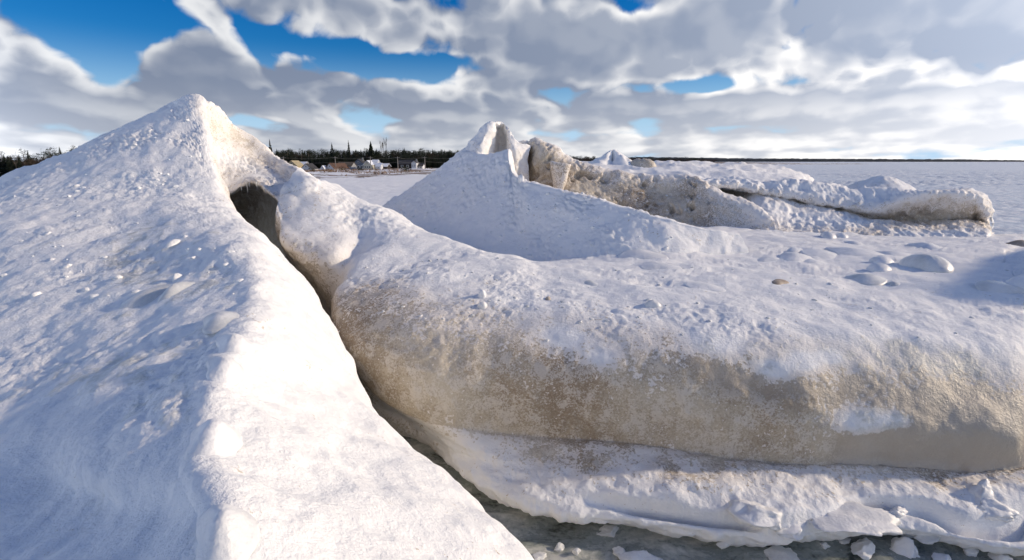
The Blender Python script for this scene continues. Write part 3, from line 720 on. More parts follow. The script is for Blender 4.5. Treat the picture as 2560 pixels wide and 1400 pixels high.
shore_line = np.array([(-420, -160), (-210, -30), (-140, 20), (-88, 58), (-64, 84), (-51, 108), (-41, 126), (-33, 140), (-26, 163), (-19, 190), (-4, 245), (55, 400), (150, 540), (300, 660), (520, 760)], float)
def shore_frame(P):
    d = np.gradient(P, axis=0); d /= np.linalg.norm(d, axis=1, keepdims=True)
    return np.stack([-d[:, 1], d[:, 0]], 1)
def build_shore():
    s = np.linspace(0, len(shore_line) - 1, 420)
    L = catmull(shore_line[:, None, :], [30] * (len(shore_line) - 1))[:, 0]
    N2 = shore_frame(L)
    prof_w = np.array([-4, 0, 4, 9, 14, 20, 28, 40, 60, 90, 160, 400.0]); prof_z = np.array([.2, .32, .5, .6, .85, 1.15, 1.2, 1.0, .85, 1.2, 2.0, 4.0])
    prof_d = np.array([.2, .4, .55, .55, .45, .38, .34, .4, .36, .5, .7, .9])
    w = np.concatenate([np.linspace(-4, 60, 60), np.geomspace(63, 400, 14)])
    z = np.interp(w, prof_w, prof_z); dd = np.interp(w, prof_w, prof_d)
    V = np.zeros((len(L), len(w), 3))
    V[..., 0] = L[:, None, 0] + N2[:, None, 0] * w; V[..., 1] = L[:, None, 1] + N2[:, None, 1] * w
    f = V.reshape(-1, 3)
    hum = .28 * fbm(f, .12, 3, .55, 81).reshape(V.shape[:2]) * smooth(w, 5, 18)[None]
    V[..., 2] = z[None] + hum
    me = grid_mesh('shore', V, {'dirt': dd[None] * np.ones(V.shape[:2])})
    tag(link('shore', me, SHORE), kind='structure')
build_shore()
def shore_z(x, y):
    d = np.linalg.norm(shore_line - np.array((x, y)), axis=1); i = max(1, min(len(shore_line) - 2, int(d.argmin())))
    a, b = shore_line[i - 1], shore_line[i + 1]; t = (b - a) / np.linalg.norm(b - a)
    w = np.dot(np.array((x, y)) - shore_line[i], (-t[1], t[0]))
    return float(np.interp(w, [-4, 0, 4, 9, 14, 20, 28, 40, 60, 90, 160, 400], [.2, .32, .5, .6, .85, 1.15, 1.2, 1.0, .85, 1.2, 2.0, 4.0]))
def spot(u, t):
    p = C(u, 400, t); return p[0], p[1], shore_z(p[0], p[1])

def mesh_of(name, vs, fs, smooth_=False):
    me = bpy.data.meshes.new(name); me.from_pydata([tuple(v) for v in vs], [], fs); me.update()
    return me

class MB:
    def __init__(s): s.v = []; s.f = []
    def quad(s, a, b, c, d):
        k = len(s.v); s.v += [a, b, c, d]; s.f.append((k, k + 1, k + 2, k + 3))
    def tri(s, a, b, c):
        k = len(s.v); s.v += [a, b, c]; s.f.append((k, k + 1, k + 2))
    def box(s, x0, x1, y0, y1, z0, z1):
        k = len(s.v)
        s.v += [(x, y, z) for z in (z0, z1) for x, y in ((x0, y0), (x1, y0), (x1, y1), (x0, y1))]
        s.f += [(k, k + 3, k + 2, k + 1), (k + 4, k + 5, k + 6, k + 7)] + [(k + i, k + (i + 1) % 4, k + 4 + (i + 1) % 4, k + 4 + i) for i in range(4)]
    def tube(s, p0, p1, r0, r1, n=4):
        p0, p1 = Vector(p0), Vector(p1); d = (p1 - p0).normalized()
        a = d.orthogonal().normalized(); b = d.cross(a); k = len(s.v)
        for p, r in ((p0, r0), (p1, r1)):
            for i in range(n):
                t = 2 * math.pi * i / n; s.v.append(tuple(p + a * (r * math.cos(t)) + b * (r * math.sin(t))))
        s.f += [(k + i, k + (i + 1) % n, k + n + (i + 1) % n, k + n + i) for i in range(n)]
    def add(s, o, off, sc=1.0, rz=0.0):
        k = len(s.v); c, q = math.cos(rz) * sc, math.sin(rz) * sc
        s.v += [(x * c - y * q + off[0], x * q + y * c + off[1], z * sc + off[2]) for x, y, z in o.v]
        s.f += [tuple(i + k for i in f) for f in o.f]
    def mesh(s, name): return mesh_of(name, s.v, s.f)

# --- tree shapes, one metre tall, scaled when placed
def spruce_shape(R, wide=.16, layers=22, per=9, ragged=.3):
    tr, cr = MB(), MB()
    tr.tube((0, 0, -.03), (0, 0, .97), .014, .002, 6)
    for k in range(layers):
        f = k / (layers - 1); z = .10 + .88 * f
        rad = wide * (1 - f) ** .85 + .008
        for j in range(per):
            a = R.random() * 6.283; r = rad * (1 - ragged + 1.5 * ragged * R.random())
            c, s_ = math.cos(a), math.sin(a); w = r * .30 + .006
            zt = z + .02 * R.random(); dz = -r * (.25 + .35 * R.random())
            tip = (c * r, s_ * r, zt + dz)
            cr.tri((0, 0, zt + .012), (c * r * .6 - s_ * w, s_ * r * .6 + c * w, zt + dz * .7), tip)
            cr.tri((0, 0, zt + .012), tip, (c * r * .6 + s_ * w, s_ * r * .6 - c * w, zt + dz * .7))
            cr.tri((c * r * .25, s_ * r * .25, zt), (c * r * .7, s_ * r * .7, zt + dz - .025), tip)
    return tr, cr
def bare_shape(R, spread=.34, narrow=False):
    tr, cr = MB(), MB()
    tr.tube((0, 0, -.03), (0, 0, .35), .018, .013, 6)
    def grow(p, d, l, r, lev):
        q = p + d * l
        (tr if lev < 2 else cr).tube(p, q, r, r * .6, 4 if lev < 2 else 3)
        if lev >= 5: return
        for _ in range(3 if lev < 4 else 2):
            side = Vector((R.gauss(0, 1), R.gauss(0, 1), R.gauss(0, .5))) * (.25 if narrow else .75)
            nd = (d + side * .62 + Vector((0, 0, .45 if narrow else .12))).normalized()
            grow(p + d * l * (.55 + .45 * R.random()), nd, l * (.62 + .22 * R.random()), max(r * .58, .0018), lev + 1)
    grow(Vector((0, 0, .28)), Vector((R.gauss(0, .05), R.gauss(0, .05), 1)).normalized(), .24 if not narrow else .30, .013, 0)
    return tr, cr
def pine_shape(R):
    tr, cr = MB(), MB()
    tr.tube((0, 0, -.03), (.02, 0, .55), .02, .013, 6); tr.tube((.02, 0, .55), (.0, .01, .95), .013, .004, 6)
    for k in range(16):
        z = .32 + .64 * k / 15; a = R.random() * 6.283; r = (.20 if k < 11 else .11) * (.5 + .6 * R.random())
        c = Vector((math.cos(a) * r, math.sin(a) * r, z + .03))
        tr.tube((0, 0, z - .02), tuple(c), .006, .003, 3)
        for j in range(34):
            o = Vector((R.gauss(0, 1), R.gauss(0, 1), R.gauss(0, .55))) * .045
            d1 = Vector((R.gauss(0, 1), R.gauss(0, 1), R.gauss(0, 1))) * .017; d2 = Vector((R.gauss(0, 1), R.gauss(0, 1), R.gauss(0, 1))) * .017
            cr.tri(tuple(c + o), tuple(c + o + d1), tuple(c + o + d2))
    return tr, cr

R0 = random.Random(3)
SHAPES = {'spruce': [spruce_shape(R0) for _ in range(3)], 'broad': [spruce_shape(R0, .26, 26, 16, .25)], 'bare': [bare_shape(R0) for _ in range(4)],
          'poplar': [bare_shape(R0, narrow=True) for _ in range(2)], 'pine': [pine_shape(R0) for _ in range(3)]}
MESH = {k: [(a.mesh(k + '_trunk'), b.mesh(k + '_crown')) for a, b in v] for k, v in SHAPES.items()}
for k, v in MESH.items():
    for a, b in v:
        a.materials.append(BARK); b.materials.append(NEEDLE if k in ('spruce', 'broad', 'pine') else TWIG)
NAMES = {'spruce': 'spruce_tree', 'broad': 'spruce_tree', 'bare': 'bare_tree', 'poplar': 'poplar_tree', 'pine': 'pine_tree'}
def tree(kind, u, vtop, t, label, group, wide=1.0, var=0):
    x, y, z = spot(u, t); h = C(u, vtop, t)[2] - z
    root = tag(empty(NAMES[kind], (x, y, z - .05)), label, 'tree', group)
    root.scale = (h * wide, h * wide, h); root.rotation_euler.z = rnd.random() * 6.28
    a, b = MESH[kind][var % len(MESH[kind])]
    o = link('trunk', a); o.parent = root
    o = link('crown', b); o.parent = root
    return root
G = 'trees standing out above the shore wood'
for i, (kind, u, v, t, wide, lab) in enumerate([
        ('spruce', 679, 348, 232, .95, 'tall dark spruce just right of the near crater slope'), ('spruce', 694, 372, 236, 1.1, 'short dark spruce tucked beside the tall leftmost spruce'),
        ('spruce', 832, 357, 240, 1.15, 'dark spruce above the brown roofed white cottage'), ('spruce', 874, 351, 244, .85, 'slim tall spruce between two round bare trees'),
        ('broad', 929, 353, 238, 1.0, 'broadest dark spruce above the cream cottage'), ('spruce', 1009, 369, 246, .9, 'medium spruce right of the three poplars'),
        ('spruce', 1034, 376, 248, .8, 'small pointed spruce above the white two storey house'), ('spruce', 978, 374, 246, .9, 'small spruce at the foot of the poplars'),
        ('bare', 853, 368, 250, 1.0, 'round bare tree left of the slim tall spruce'), ('bare', 902, 371, 252, 1.25, 'round bare tree left of the broadest spruce'),
        ('poplar', 954, 360, 255, .55, 'leftmost of the three bare poplars'), ('poplar', 961, 356, 256, .5, 'middle one of the three bare poplars'), ('poplar', 967, 352, 257, .5, 'tallest rightmost of the three bare poplars'),
        ('bare', 986, 364, 255, 1.0, 'tall bare tree right behind the poplars'), ('bare', 1060, 376, 258, 1.1, 'bare tree left of the rightmost pair above the far houses'),
        ('bare', 1074, 374, 256, 1.2, 'wide bare tree above the right end of the village'), ('bare', 1102, 376, 262, 1.35, 'round bare tree nearest the second ice volcano'), ('bare', 1121, 380, 264, .8, 'small bare tree touching the slope of the second volcano'),
        ('pine', 720, 375, 234, 1.0, 'ragged pine above the yellow gable'), ('pine', 754, 373, 240, .8, 'leaning thin pine left of the village centre'), ('pine', 772, 374, 238, 1.1, 'bushy pine right of the leaning pine'),
        ('pine', 795, 376, 242, 1.0, 'flat topped pine left of the dark spruce'),
        ('bare', 6, 366, 104, 1.0, 'tallest bare tree at the left edge of the photo'), ('bare', 36, 373, 100, .9, 'pale bare birch second from the left edge'), ('pine', 61, 374, 104, .9, 'pine with tufted top left of the small pointed spruce'),
        ('spruce', 73, 376, 106, 1.2, 'small pointed spruce in the left wood'), ('pine', 126, 370, 100, 1.3, 'wind bent pine with branches pointing left'), ('spruce', 154, 367, 102, 1.3, 'dark evergreen right of the wind bent pine'),
        ('pine', 192, 366, 98, .8, 'lone pine tip peeking over the near volcano slope')]):
    tree(kind, u, v, t, lab, G, wide, i)

def wood(name, label, spots, parent=None):
    """a far wood that reads as one mass"""
    ev, tw = MB(), MB()
    for kind, x, y, z, h, wd in spots:
        sh = rnd.choice(SHAPES[kind])
        for part in sh:
            tgt = ev if kind in ('spruce', 'pine') else tw
            k = len(tgt.v)
            tgt.add(part, (x, y, z), h * wd, rnd.random() * 6.28)
            tgt.v[k:] = [(a, b, z + (c - z) / wd) for a, b, c in tgt.v[k:]]
    me = MB(); me.v = ev.v + tw.v; off = len(ev.v); me.f = ev.f + [tuple(i + off for i in f) for f in tw.f]
    m = me.mesh(name); m.materials.append(NEEDLE); m.materials.append(TWIG)
    mi = np.zeros(len(me.f), np.int32); mi[len(ev.f):] = 1; m.polygons.foreach_set('material_index', mi)
    return tag(link(name, m), label, 'wood', kind='stuff')
sp = []
for i in range(330):
    u = rnd.uniform(655, 1150); t = rnd.uniform(238, 300); x, y, z = spot(u, t)
    vt = rnd.gauss(379, 3.0); sp.append((rnd.choice(['spruce', 'pine', 'pine', 'bare', 'spruce']), x, y, z - .1, C(u, vt, t)[2] - z, rnd.uniform(1.2, 1.9)))
for i in range(300):
    u = rnd.uniform(655, 1150); t = rnd.uniform(228, 245); x, y, z = spot(u, t)
    vt = rnd.gauss(395, 5.0); sp.append((rnd.choice(['spruce', 'pine', 'spruce']), x, y, z - .1, C(u, vt, t)[2] - z, rnd.uniform(1.5, 2.4)))
wood('shore_wood', 'dark mixed wood behind the shore cottages', sp)
sp = []
for i in range(150):
    u = rnd.uniform(-160, 230); t = rnd.uniform(98, 128); x, y, z = spot(u, t)
    vt = rnd.gauss(387 + 6 * math.sin(u * .03), 4.0); sp.append((rnd.choice(['spruce', 'pine', 'bare', 'bare']), x, y, z - .1, C(u, vt, t)[2] - z, rnd.uniform(1.2, 1.9)))
wood('shore_wood', 'dark brown wood left of the near volcano', sp)

# --- far right bank of bare wood and the far shore
sp = []
for i in range(170):
    u = rnd.uniform(1405, 1790); t = rnd.uniform(500, 640); p = C(u, 400, t)
    vt = rnd.gauss(391 + max(0, (u - 1500) * .018), 1.3); sp.append((rnd.choice(['bare', 'bare', 'pine', 'bare']), p[0], p[1], .2, C(u, vt, t)[2] - .2, rnd.uniform(1.5, 2.6)))
wood('shore_wood', 'thin brown wood along the bay behind the small ice cone', sp)
HILL = flat_mat('far_forest', (.022, .030, .038), (.045, .052, .060), .01)  # bluish cast of the distant air put into the forest colour
def far_shore():
    us = np.linspace(1380, 3200, 500)
    top = np.interp(us, [1380, 1600, 1700, 1850, 2000, 2150, 2300, 2420, 2560, 3200], [399, 392.5, 393.5, 395.5, 396.5, 397, 397.8, 398.6, 400.4, 401])
    rows = []
    jag = np.repeat(np.random.RandomState(4).normal(0, .5, 250), 2)
    for t, k in ((5000, 0.0), (5010, .45), (5060, .8), (5200, 1.0), (6500, .9)):
        r = []
        for u, v, j in zip(us, top, jag):
            z = C(u, v + j * .7, 5200)[2]; p = C(u, 403, t); r.append((p[0], p[1], .2 + (z - .2) * k))
        rows.append(r)
    tag(link('far_shore', grid_mesh('far_shore', np.array(rows)), HILL), kind='structure')
far_shore()

# --- cottages
def wall_mat(name, c): return flat_mat(name, tuple(x * .9 for x in c), c, 1.0, .8)
WHITE = wall_mat('white_siding', (.60, .61, .63)); CREAM = wall_mat('cream_siding', (.60, .56, .44)); TAN = wall_mat('tan_siding', (.50, .42, .26))
SLATE = wall_mat('slate_blue_siding', (.14, .17, .21)); GREYW = wall_mat('grey_siding', (.34, .35, .36)); DARKW = wall_mat('dark_brown_siding', (.05, .04, .035))
R_DARK = wall_mat('dark_shingles', (.06, .06, .065)); R_BROWN = wall_mat('brown_shingles', (.13, .08, .06)); R_OLIVE = wall_mat('olive_shingles', (.12, .10, .075))
R_SNOW = wall_mat('snowy_roof', (.72, .76, .84)); R_TAN = wall_mat('tan_shingles', (.42, .36, .24))
def cottage(u0, u1, vb, va, t, wall, roof, label, side=False, depth=7.0, wins=2, eave=.45, chimney=False, rot=0.0, name='cottage'):
    um = (u0 + u1) / 2
    p0 = C(um, vb, t); w = (u1 - u0) / FPX * t; zt = C(um, va, t)[2]
    g = min(shore_z(p0[0], p0[1]), p0[2])
    root = tag(empty(name, (p0[0], p0[1], g)), label, 'house', 'cottages along the shore')
    root.rotation_euler.z = rot
    H = zt - g; he = H * eave if not side else H * .55                 # eaves height
    m = MB(); D = depth
    if not side:                                                     # gable end towards the lake
        a, b = -w / 2, w / 2
        for y in (0, D): m.v += [(a, y, -.4), (b, y, -.4), (b, y, he), (0, y, H), (a, y, he)]
        m.f += [(0, 1, 2, 3, 4), (9, 8, 7, 6, 5), (1, 6, 7, 2), (5, 0, 4, 9)]
        r = MB(); o = .06 * w
        sl = (H - he) / (w / 2)
        for s_ in (-1, 1):
            e = s_ * (w / 2 + o); ze = he - sl * o
            pts = [(0, -.35, H), (e, -.35, ze), (e, D + .3, ze), (0, D + .3, H)]
            th = .14
            k = len(r.v); r.v += [(x, y, z + .012) for x, y, z in pts] + [(x, y, z + th) for x, y, z in pts]
            r.f += [(k, k + 1, k + 2, k + 3), (k + 7, k + 6, k + 5, k + 4)] + [(k + i, k + 4 + i, k + 4 + (i + 1) % 4, k + (i + 1) % 4) for i in range(4)]
    else:                                                            # roof slope towards the lake
        m.box(-w / 2, w / 2, 0, D, -.4, he)
        for x in (-w / 2, w / 2):
            m.tri((x, 0, he), (x, D, he), (x, D / 2, H - .02))
        r = MB()
        for y0, y1 in ((-.4, D / 2), (D + .4, D / 2)):
            pts = [(-w / 2 - .3, y0, he - .2), (w / 2 + .3, y0, he - .2), (w / 2 + .3, y1, H), (-w / 2 - .3, y1, H)]
            k = len(r.v); r.v += [(x, y, z + .012) for x, y, z in pts] + [(x, y, z + .15) for x, y, z in pts]
            r.f += [(k, k + 1, k + 2, k + 3), (k + 7, k + 6, k + 5, k + 4)] + [(k + i, k + 4 + i, k + 4 + (i + 1) % 4, k + (i + 1) % 4) for i in range(4)]
    link('wall', m.mesh('wall'), wall, root); rf = link('roof', r.mesh('roof'), roof, root)
    if chimney:
        c = MB(); c.box(w * .12, w * .12 + .5, D * .5, D * .5 + .5, H * .8, H + .7); link('chimney', c.mesh('chimney'), GREYW, rf)
    hw = he * .5
    for i in range(wins):
        x = w * ((i + .5) / wins - .5) * .8
        f = MB(); f.box(x - w * .085, x + w * .085, -.06, .03, he * .28, he * .28 + hw); fo = link('window', f.mesh('window'), TRIM, root)
        g_ = MB(); g_.box(x - w * .06, x + w * .06, -.08, .0, he * .28 + hw * .12, he * .28 + hw * .88); link('pane', g_.mesh('pane'), GLASS, fo)
    if not side:
        f = MB(); f.box(-w * .06, w * .06, -.06, .03, he + (H - he) * .25, he + (H - he) * .55); fo = link('window', f.mesh('window'), TRIM, root)
        g_ = MB(); g_.box(-w * .045, w * .045, -.08, 0, he + (H - he) * .29, he + (H - he) * .51); link('pane', g_.mesh('pane'), GLASS, fo)
    return root
cottage(716, 743, 420, 402, 205, TAN, R_TAN, 'yellow tan cottage with a wide gable half hidden by the ice', wins=2)
cottage(744, 760, 420, 405, 222, GREYW, R_SNOW, 'grey cottage with pale snowy roof behind the first white gable', side=True)
cottage(753, 778, 424, 409.5, 200, WHITE, R_DARK, 'first white gable cottage with dark roof near the crater slope', wins=2, eave=.25)
cottage(803, 811, 426, 414.5, 196, WHITE, R_SNOW, 'tiny white shed beside the brown roofed cottage', wins=0, depth=3, name='garden_shed')
cottage(811.5, 838, 426, 408.5, 198, WHITE, R_BROWN, 'white gable cottage with reddish brown roof behind the pole', wins=2, eave=.3, depth=9, rot=-.35)
cottage(843, 879, 425, 405.5, 206, GREYW, R_OLIVE, 'long cottage with a broad olive brown roof', side=True, wins=3)
cottage(880, 913, 424, 398, 222, SLATE, R_DARK, 'dark slate blue house with a white trimmed gable', wins=3, chimney=True, eave=.5)
cottage(909, 928.5, 421, 401.5, 204, CREAM, R_SNOW, 'cream cottage with three tall windows and white gable trim', wins=3, eave=.55)
cottage(928, 941, 422, 400, 208, WHITE, R_SNOW, 'narrow white house with a snow covered roof', side=True, wins=1)
cottage(940.5, 951.5, 421, 408, 203, WHITE, R_SNOW, 'small white porch building with a wide dark opening', side=True, wins=1, depth=4, name='porch_building')
cottage(953, 967, 420, 409.5, 212, DARKW, R_SNOW, 'low dark garage with a snow white roof', side=True, wins=0, name='garage')
cottage(995, 1030, 420, 400, 226, DARKW, R_DARK, 'large dark house almost lost in the wood', side=True, wins=2)
cottage(1029, 1041, 420, 402, 214, WHITE, R_DARK, 'white two storey house at the right end of the village', wins=2, eave=.75, chimney=True)
cottage(1042, 1056, 420, 409, 216, WHITE, R_DARK, 'low white house right of the two storey house', side=True, wins=2)

# --- poles, wires, shrubs, grass
poles = [(-190, 100), (45, 140), (709, 196), (838, 198), (926, 200), (994, 204), (1062, 208), (1180, 214)]
tops = []
labs = ['', 'grey utility pole in the left wood', 'utility pole rising behind the yellow tan gable', 'tall pale utility pole in front of the brown roofed cottage', 'utility pole behind the snow roofed white house',
        'grey utility pole in front of the large dark house', 'utility pole right of the low white house', '']
for i, (u, t) in enumerate(poles):
    p = C(u, 400, t); g = shore_z(p[0], p[1]); top = C(u, 391.5, t)[2]
    tops.append((p[0], p[1], top - .35))
    if labs[i]:
        m = MB(); m.tube((0, 0, -.4), (0, 0, top - g), .17, .12, 8)
        root = tag(empty('utility_pole', (p[0], p[1], g)), labs[i], 'utility pole', 'utility poles along the shore road')
        link('mast', m.mesh('mast'), POLE, root)
        c = MB(); c.box(-.9, .9, -.08, .08, top - g - .5, top - g - .36); link('crossarm', c.mesh('crossarm'), POLE, root)
for dx, dz, lab in ((-.7, 0, 'upper overhead wire strung between the utility poles'), (.7, -1.6, 'lower overhead wire strung between the utility poles')):
    m = MB()
    for a, b in zip(tops[:-1], tops[1:]):
        pr = None
        for k in range(9):
            f = k / 8; q = Vector(a) * (1 - f) + Vector(b) * f + Vector((dx, 0, dz - 2.0 * f * (1 - f)))
            if pr is not None: m.tube(pr, q, .03, .03, 3)
            pr = q
    tag(link('overhead_wire', m.mesh('overhead_wire'), POLE), lab, 'wire')
def shrub(u, t, s, label):
    x, y, z = spot(u, t); m = MB(); R = random.Random(int(u))
    for j in range(260):
        o = Vector((R.gauss(0, .45), R.gauss(0, .45), abs(R.gauss(0, .5)))) * s
        m.tri(tuple(o), tuple(o + Vector((R.gauss(0, .12), R.gauss(0, .12), R.gauss(0, .12))) * s), tuple(o + Vector((R.gauss(0, .12), R.gauss(0, .12), R.gauss(0, .16))) * s))
    root = tag(empty('shrub', (x, y, z - .1)), label, 'shrub', 'dark shrubs on the dune')
    link('foliage', m.mesh('foliage'), NEEDLE, root)
    st = MB(); st.tube((0, 0, -.2), (0, 0, s * .6), .06 * s, .03 * s, 5); link('stem', st.mesh('stem'), BARK, root)
shrub(855, 168, 1.3, 'dark round shrub on the dune below the olive roof'); shrub(899, 172, 1.3, 'dark shrub on the dune left of the cream cottage')
shrub(780, 160, 1.2, 'dark shrub on the dune below the first white gable'); shrub(1012, 180, 1.5, 'dark shrub on the dune below the large dark house')
def grass():
    m = MB(); R = random.Random(9)
    L = catmull(shore_line[:, None, :], [30] * (len(shore_line) - 1))[:, 0]; N2 = shore_frame(L)
    for i in range(5200):
        k = R.randrange(60, 320); w = R.uniform(7, 55)
        x, y = L[k] + N2[k] * w + np.array((R.gauss(0, 1), R.gauss(0, 1)))
        if perlin(np.array([[x * .09, y * .09, 4.4]]))[0] < -.02: continue
        z = float(np.interp(w, [-4, 0, 4, 9, 14, 20, 28, 40, 60], [.2, .32, .5, .6, .85, 1.15, 1.2, 1.0, .85])) - .1
        for j in range(4):
            a = R.random() * 6.28; h = R.uniform(.35, .9); o = Vector((x + R.gauss(0, .3), y + R.gauss(0, .3), z))
            m.tri(tuple(o), tuple(o + Vector((math.cos(a) * .16, math.sin(a) * .16, 0))), tuple(o + Vector((R.gauss(0, .2), R.gauss(0, .2), h))))
    tag(link('beach_grass', m.mesh('beach_grass'), DGRASS), 'dry brown beach grass covering the dune in front of the cottages', 'grass', kind='stuff')
grass()

# ------------------------------------------------------------------ lumps, blocks and clods lying on the ice
bpy.context.view_layer.update()
_dg = bpy.context.evaluated_depsgraph_get()
def hit(u, v):
    d = Vector(ray(u, v))
    ok, loc, nor, _, ob, _ = scene.ray_cast(_dg, Vector((0, 0, CAM_H)), d.normalized())
    if not ok: return None
    return loc, nor, (loc - Vector((0, 0, CAM_H))).length / d.length, ob
def lump(u, v, w, h, label, mat=None, group='smooth ice lumps on the snow', cat='ice lump', name='ice_lump', rough=.03, soft=False, depth=.8):
    r = hit(u, v + h * .3)
    if r is None: return
    loc, nor, t, ob = r
    rx = w / 2 / FPX * t * (1.35 if soft else 1.12); hh = max(h / FPX * t, .03) * (.45 if soft else .66)
    sink = .08 if soft else .12
    ns = [hit(u + du * w * .45, v + h * .3 + dv * h * .4) for du, dv in ((0, 0), (-1, 0), (1, 0), (0, -1), (0, 1))]
    n = Vector((0, 0, .35))
    for q in ns:
        if q is not None and abs(q[2] - t) < 2.5: n += q[1] if q[1].z > 0 else -q[1]
    o = mound(name, (loc.x, loc.y + rx * .05, loc.z - hh * sink), rx, rx * depth, hh * (1 + sink), u * .013, mat or ICE, label, cat, group, 2.0, nr=20, na=48, rough=rough, rot=u * .01, bell=1.5 if soft else .6)
    o.rotation_mode = 'QUATERNION'; o.rotation_quaternion = Vector((0, 0, 1)).rotation_difference(n.normalized())
    return o
for u, v, w, h, lab, m in [
        (2322, 655, 112, 50, 'largest smooth white ice dome on the right plateau', ICE), (2206, 650, 56, 24, 'small ice dome just left of the largest dome', ICE_WHITE),
        (2200, 668, 56, 26, 'low ice dome in front of the small one left of the largest dome', ICE_WHITE), (2168, 690, 74, 26, 'flat icy hump nearest the viewer among the plateau domes', ICE),
        (2236, 706, 26, 12, 'tiny ice bump right of the flat icy hump', ICE), (2552, 604, 40, 26, 'brownish rounded ice hump at the right edge of the plateau', ICE_BROWN),
        (2528, 722, 90, 22, 'wide low icy swelling at the right edge', ICE), (2072, 588, 42, 18, 'white ice knob at the far edge of the plateau', ICE_WHITE), (2106, 588, 30, 12, 'smaller white knob beside the ice knob at the plateau edge', ICE_WHITE),
        (1988, 626, 56, 18, 'left end lump of the raised crack edge', ICE_WHITE), (2060, 630, 120, 24, 'long rounded lip along the plateau crack', ICE_WHITE), (2150, 627, 120, 24, 'middle rounded lip of the plateau crack', ICE_WHITE),
        (2232, 632, 80, 18, 'low right end of the rounded crack lip', ICE_WHITE), (1918, 646, 54, 16, 'small snow hump left of the pointed plateau hump', ICE_WHITE), (1990, 640, 84, 24, 'pointed snow hump in front of the crack lip', ICE_WHITE),
        (2034, 652, 64, 14, 'low hump right of the pointed snow hump', ICE_WHITE), (1605, 634, 86, 20, 'snow hump catching sun below the second volcano', ICE_WHITE), (1650, 662, 76, 14, 'flat snow hump with a long shadow on the plateau', ICE_WHITE),
        (2318, 610, 60, 18, 'snow hump behind the largest ice dome', ICE_WHITE), (2140, 606, 40, 12, 'small snow hump behind the crack lip', ICE_WHITE),
        (1950, 703, 42, 9, 'flat brown sandy clump lying on the plateau snow', ICE_BROWN), (1632, 758, 38, 22, 'small pale ice lump at the brow of the brown wall', ICE), (1370, 745, 18, 9, 'tiny sandy pebble of ice on the ridge snow', ICE_BROWN),
        (1206, 732, 22, 26, 'upper of two small ice balls on the ridge brow', ICE_WHITE), (1206, 760, 26, 20, 'lower of two small ice balls on the ridge brow', ICE), (1478, 706, 36, 9, 'thin flat ice crust piece on the ridge snow', ICE),
        (1760, 712, 70, 12, 'long low hump of glazed snow on the plateau', ICE_WHITE),
        (548, 790, 92, 34, 'elongated glassy ice bump on the crest of the left bank', ICE), (446, 690, 24, 22, 'small round ice knob on the left bank', ICE_WHITE), (432, 606, 36, 16, 'tilted snow block below the crater mouth', ICE_WHITE),
        (585, 845, 84, 60, 'upper glassy swelling along the bank crest', ICE_WHITE), (560, 905, 90, 60, 'middle glassy swelling along the bank crest', ICE_WHITE), (530, 1070, 130, 110, 'largest glassy swelling on the bank crest', ICE_WHITE),
        (560, 1290, 150, 150, 'lowest glassy swelling on the bank crest by the bottom edge', ICE_WHITE), (365, 735, 110, 36, 'glazed ice patch bulging on the shaded left bank', ICE), (440, 715, 70, 40, 'second glazed ice bulge near the round knob', ICE)]:
    lump(u, v, w, h, lab, m, soft=any(k in lab for k in ('swelling', 'bulge', 'patch', 'hump', 'lip', 'crust', 'bump')))

def chunk_mesh(name, seed, cuts=9, sub=3, rough=.10):
    bm = bmesh.new(); bmesh.ops.create_icosphere(bm, subdivisions=sub, radius=1.0)
    R = random.Random(seed)
    V = np.array([v.co for v in bm.verts])
    for _ in range(cuts):
        n = np.array([R.gauss(0, 1) for _ in range(3)]); n /= np.linalg.norm(n); c = R.uniform(.38, .75)
        d = V @ n - c; V -= np.maximum(d, 0)[:, None] * n * .97
    n = V / np.linalg.norm(V, axis=1, keepdims=True)
    V += n * (rough * fbm(V + seed, 2.2, 4, .6, seed))[:, None]
    for v, c in zip(bm.verts, V): v.co = c
    me = bpy.data.meshes.new(name); bm.to_mesh(me); bm.free()
    me.polygons.foreach_set('use_smooth', np.ones(len(me.polygons), bool))
    return me
def chunk(u, v, w, h, label, mat, name='ice_chunk', group='ice chunks at the channel edge', seed=1, lift=.25, depth=.8, rz=0.0, tilt=0.0, sub=4, rough=.10, cat='ice chunk'):
    r = hit(u, v + h * .3)
    if r is None: return
    loc, nor, t, ob = r
    s = w / 2 / FPX * t; hz = h / 2 / FPX * t * 1.25
    o = link(name, chunk_mesh(name, seed, 15, sub, rough), mat)
    o.location = (loc.x, loc.y + s * .2, loc.z + hz * lift); o.scale = (s * 1.1, s * depth, hz); o.rotation_euler = (0, tilt, rz)
    return tag(o, label, cat, group)
E = 'broken white ice shards along the ledge'
for i, (u, v, w, h, lab, rz, tl) in enumerate([
        (1918, 1278, 170, 86, 'largest white ice shard on the ledge with a sunlit right face', .3, .15), 
        (2112, 1292, 260, 46, 'long flat ice lobe with pointed right tip over the slush', .05, .06), (2250, 1272, 66, 52, 'short upright shard right of the long flat lobe', .5, .3),
        (2466, 1226, 110, 40, 'thin bright diagonal ice ridge near the right edge', .5, -.45), (2490, 1275, 130, 40, 'sloping sunlit shard below the diagonal ridge', -.4, .25),
        (1985, 1325, 120, 40, 'rough ice knob hanging at the edge of the slush', .4, .1)]):
    chunk(u, v, w, h, lab, ICE_WHITE, 'ice_shard', E, 20 + i, .1, .7, rz, tl, 4, .16)
F_ = 'ice chunks floating in the channel slush'
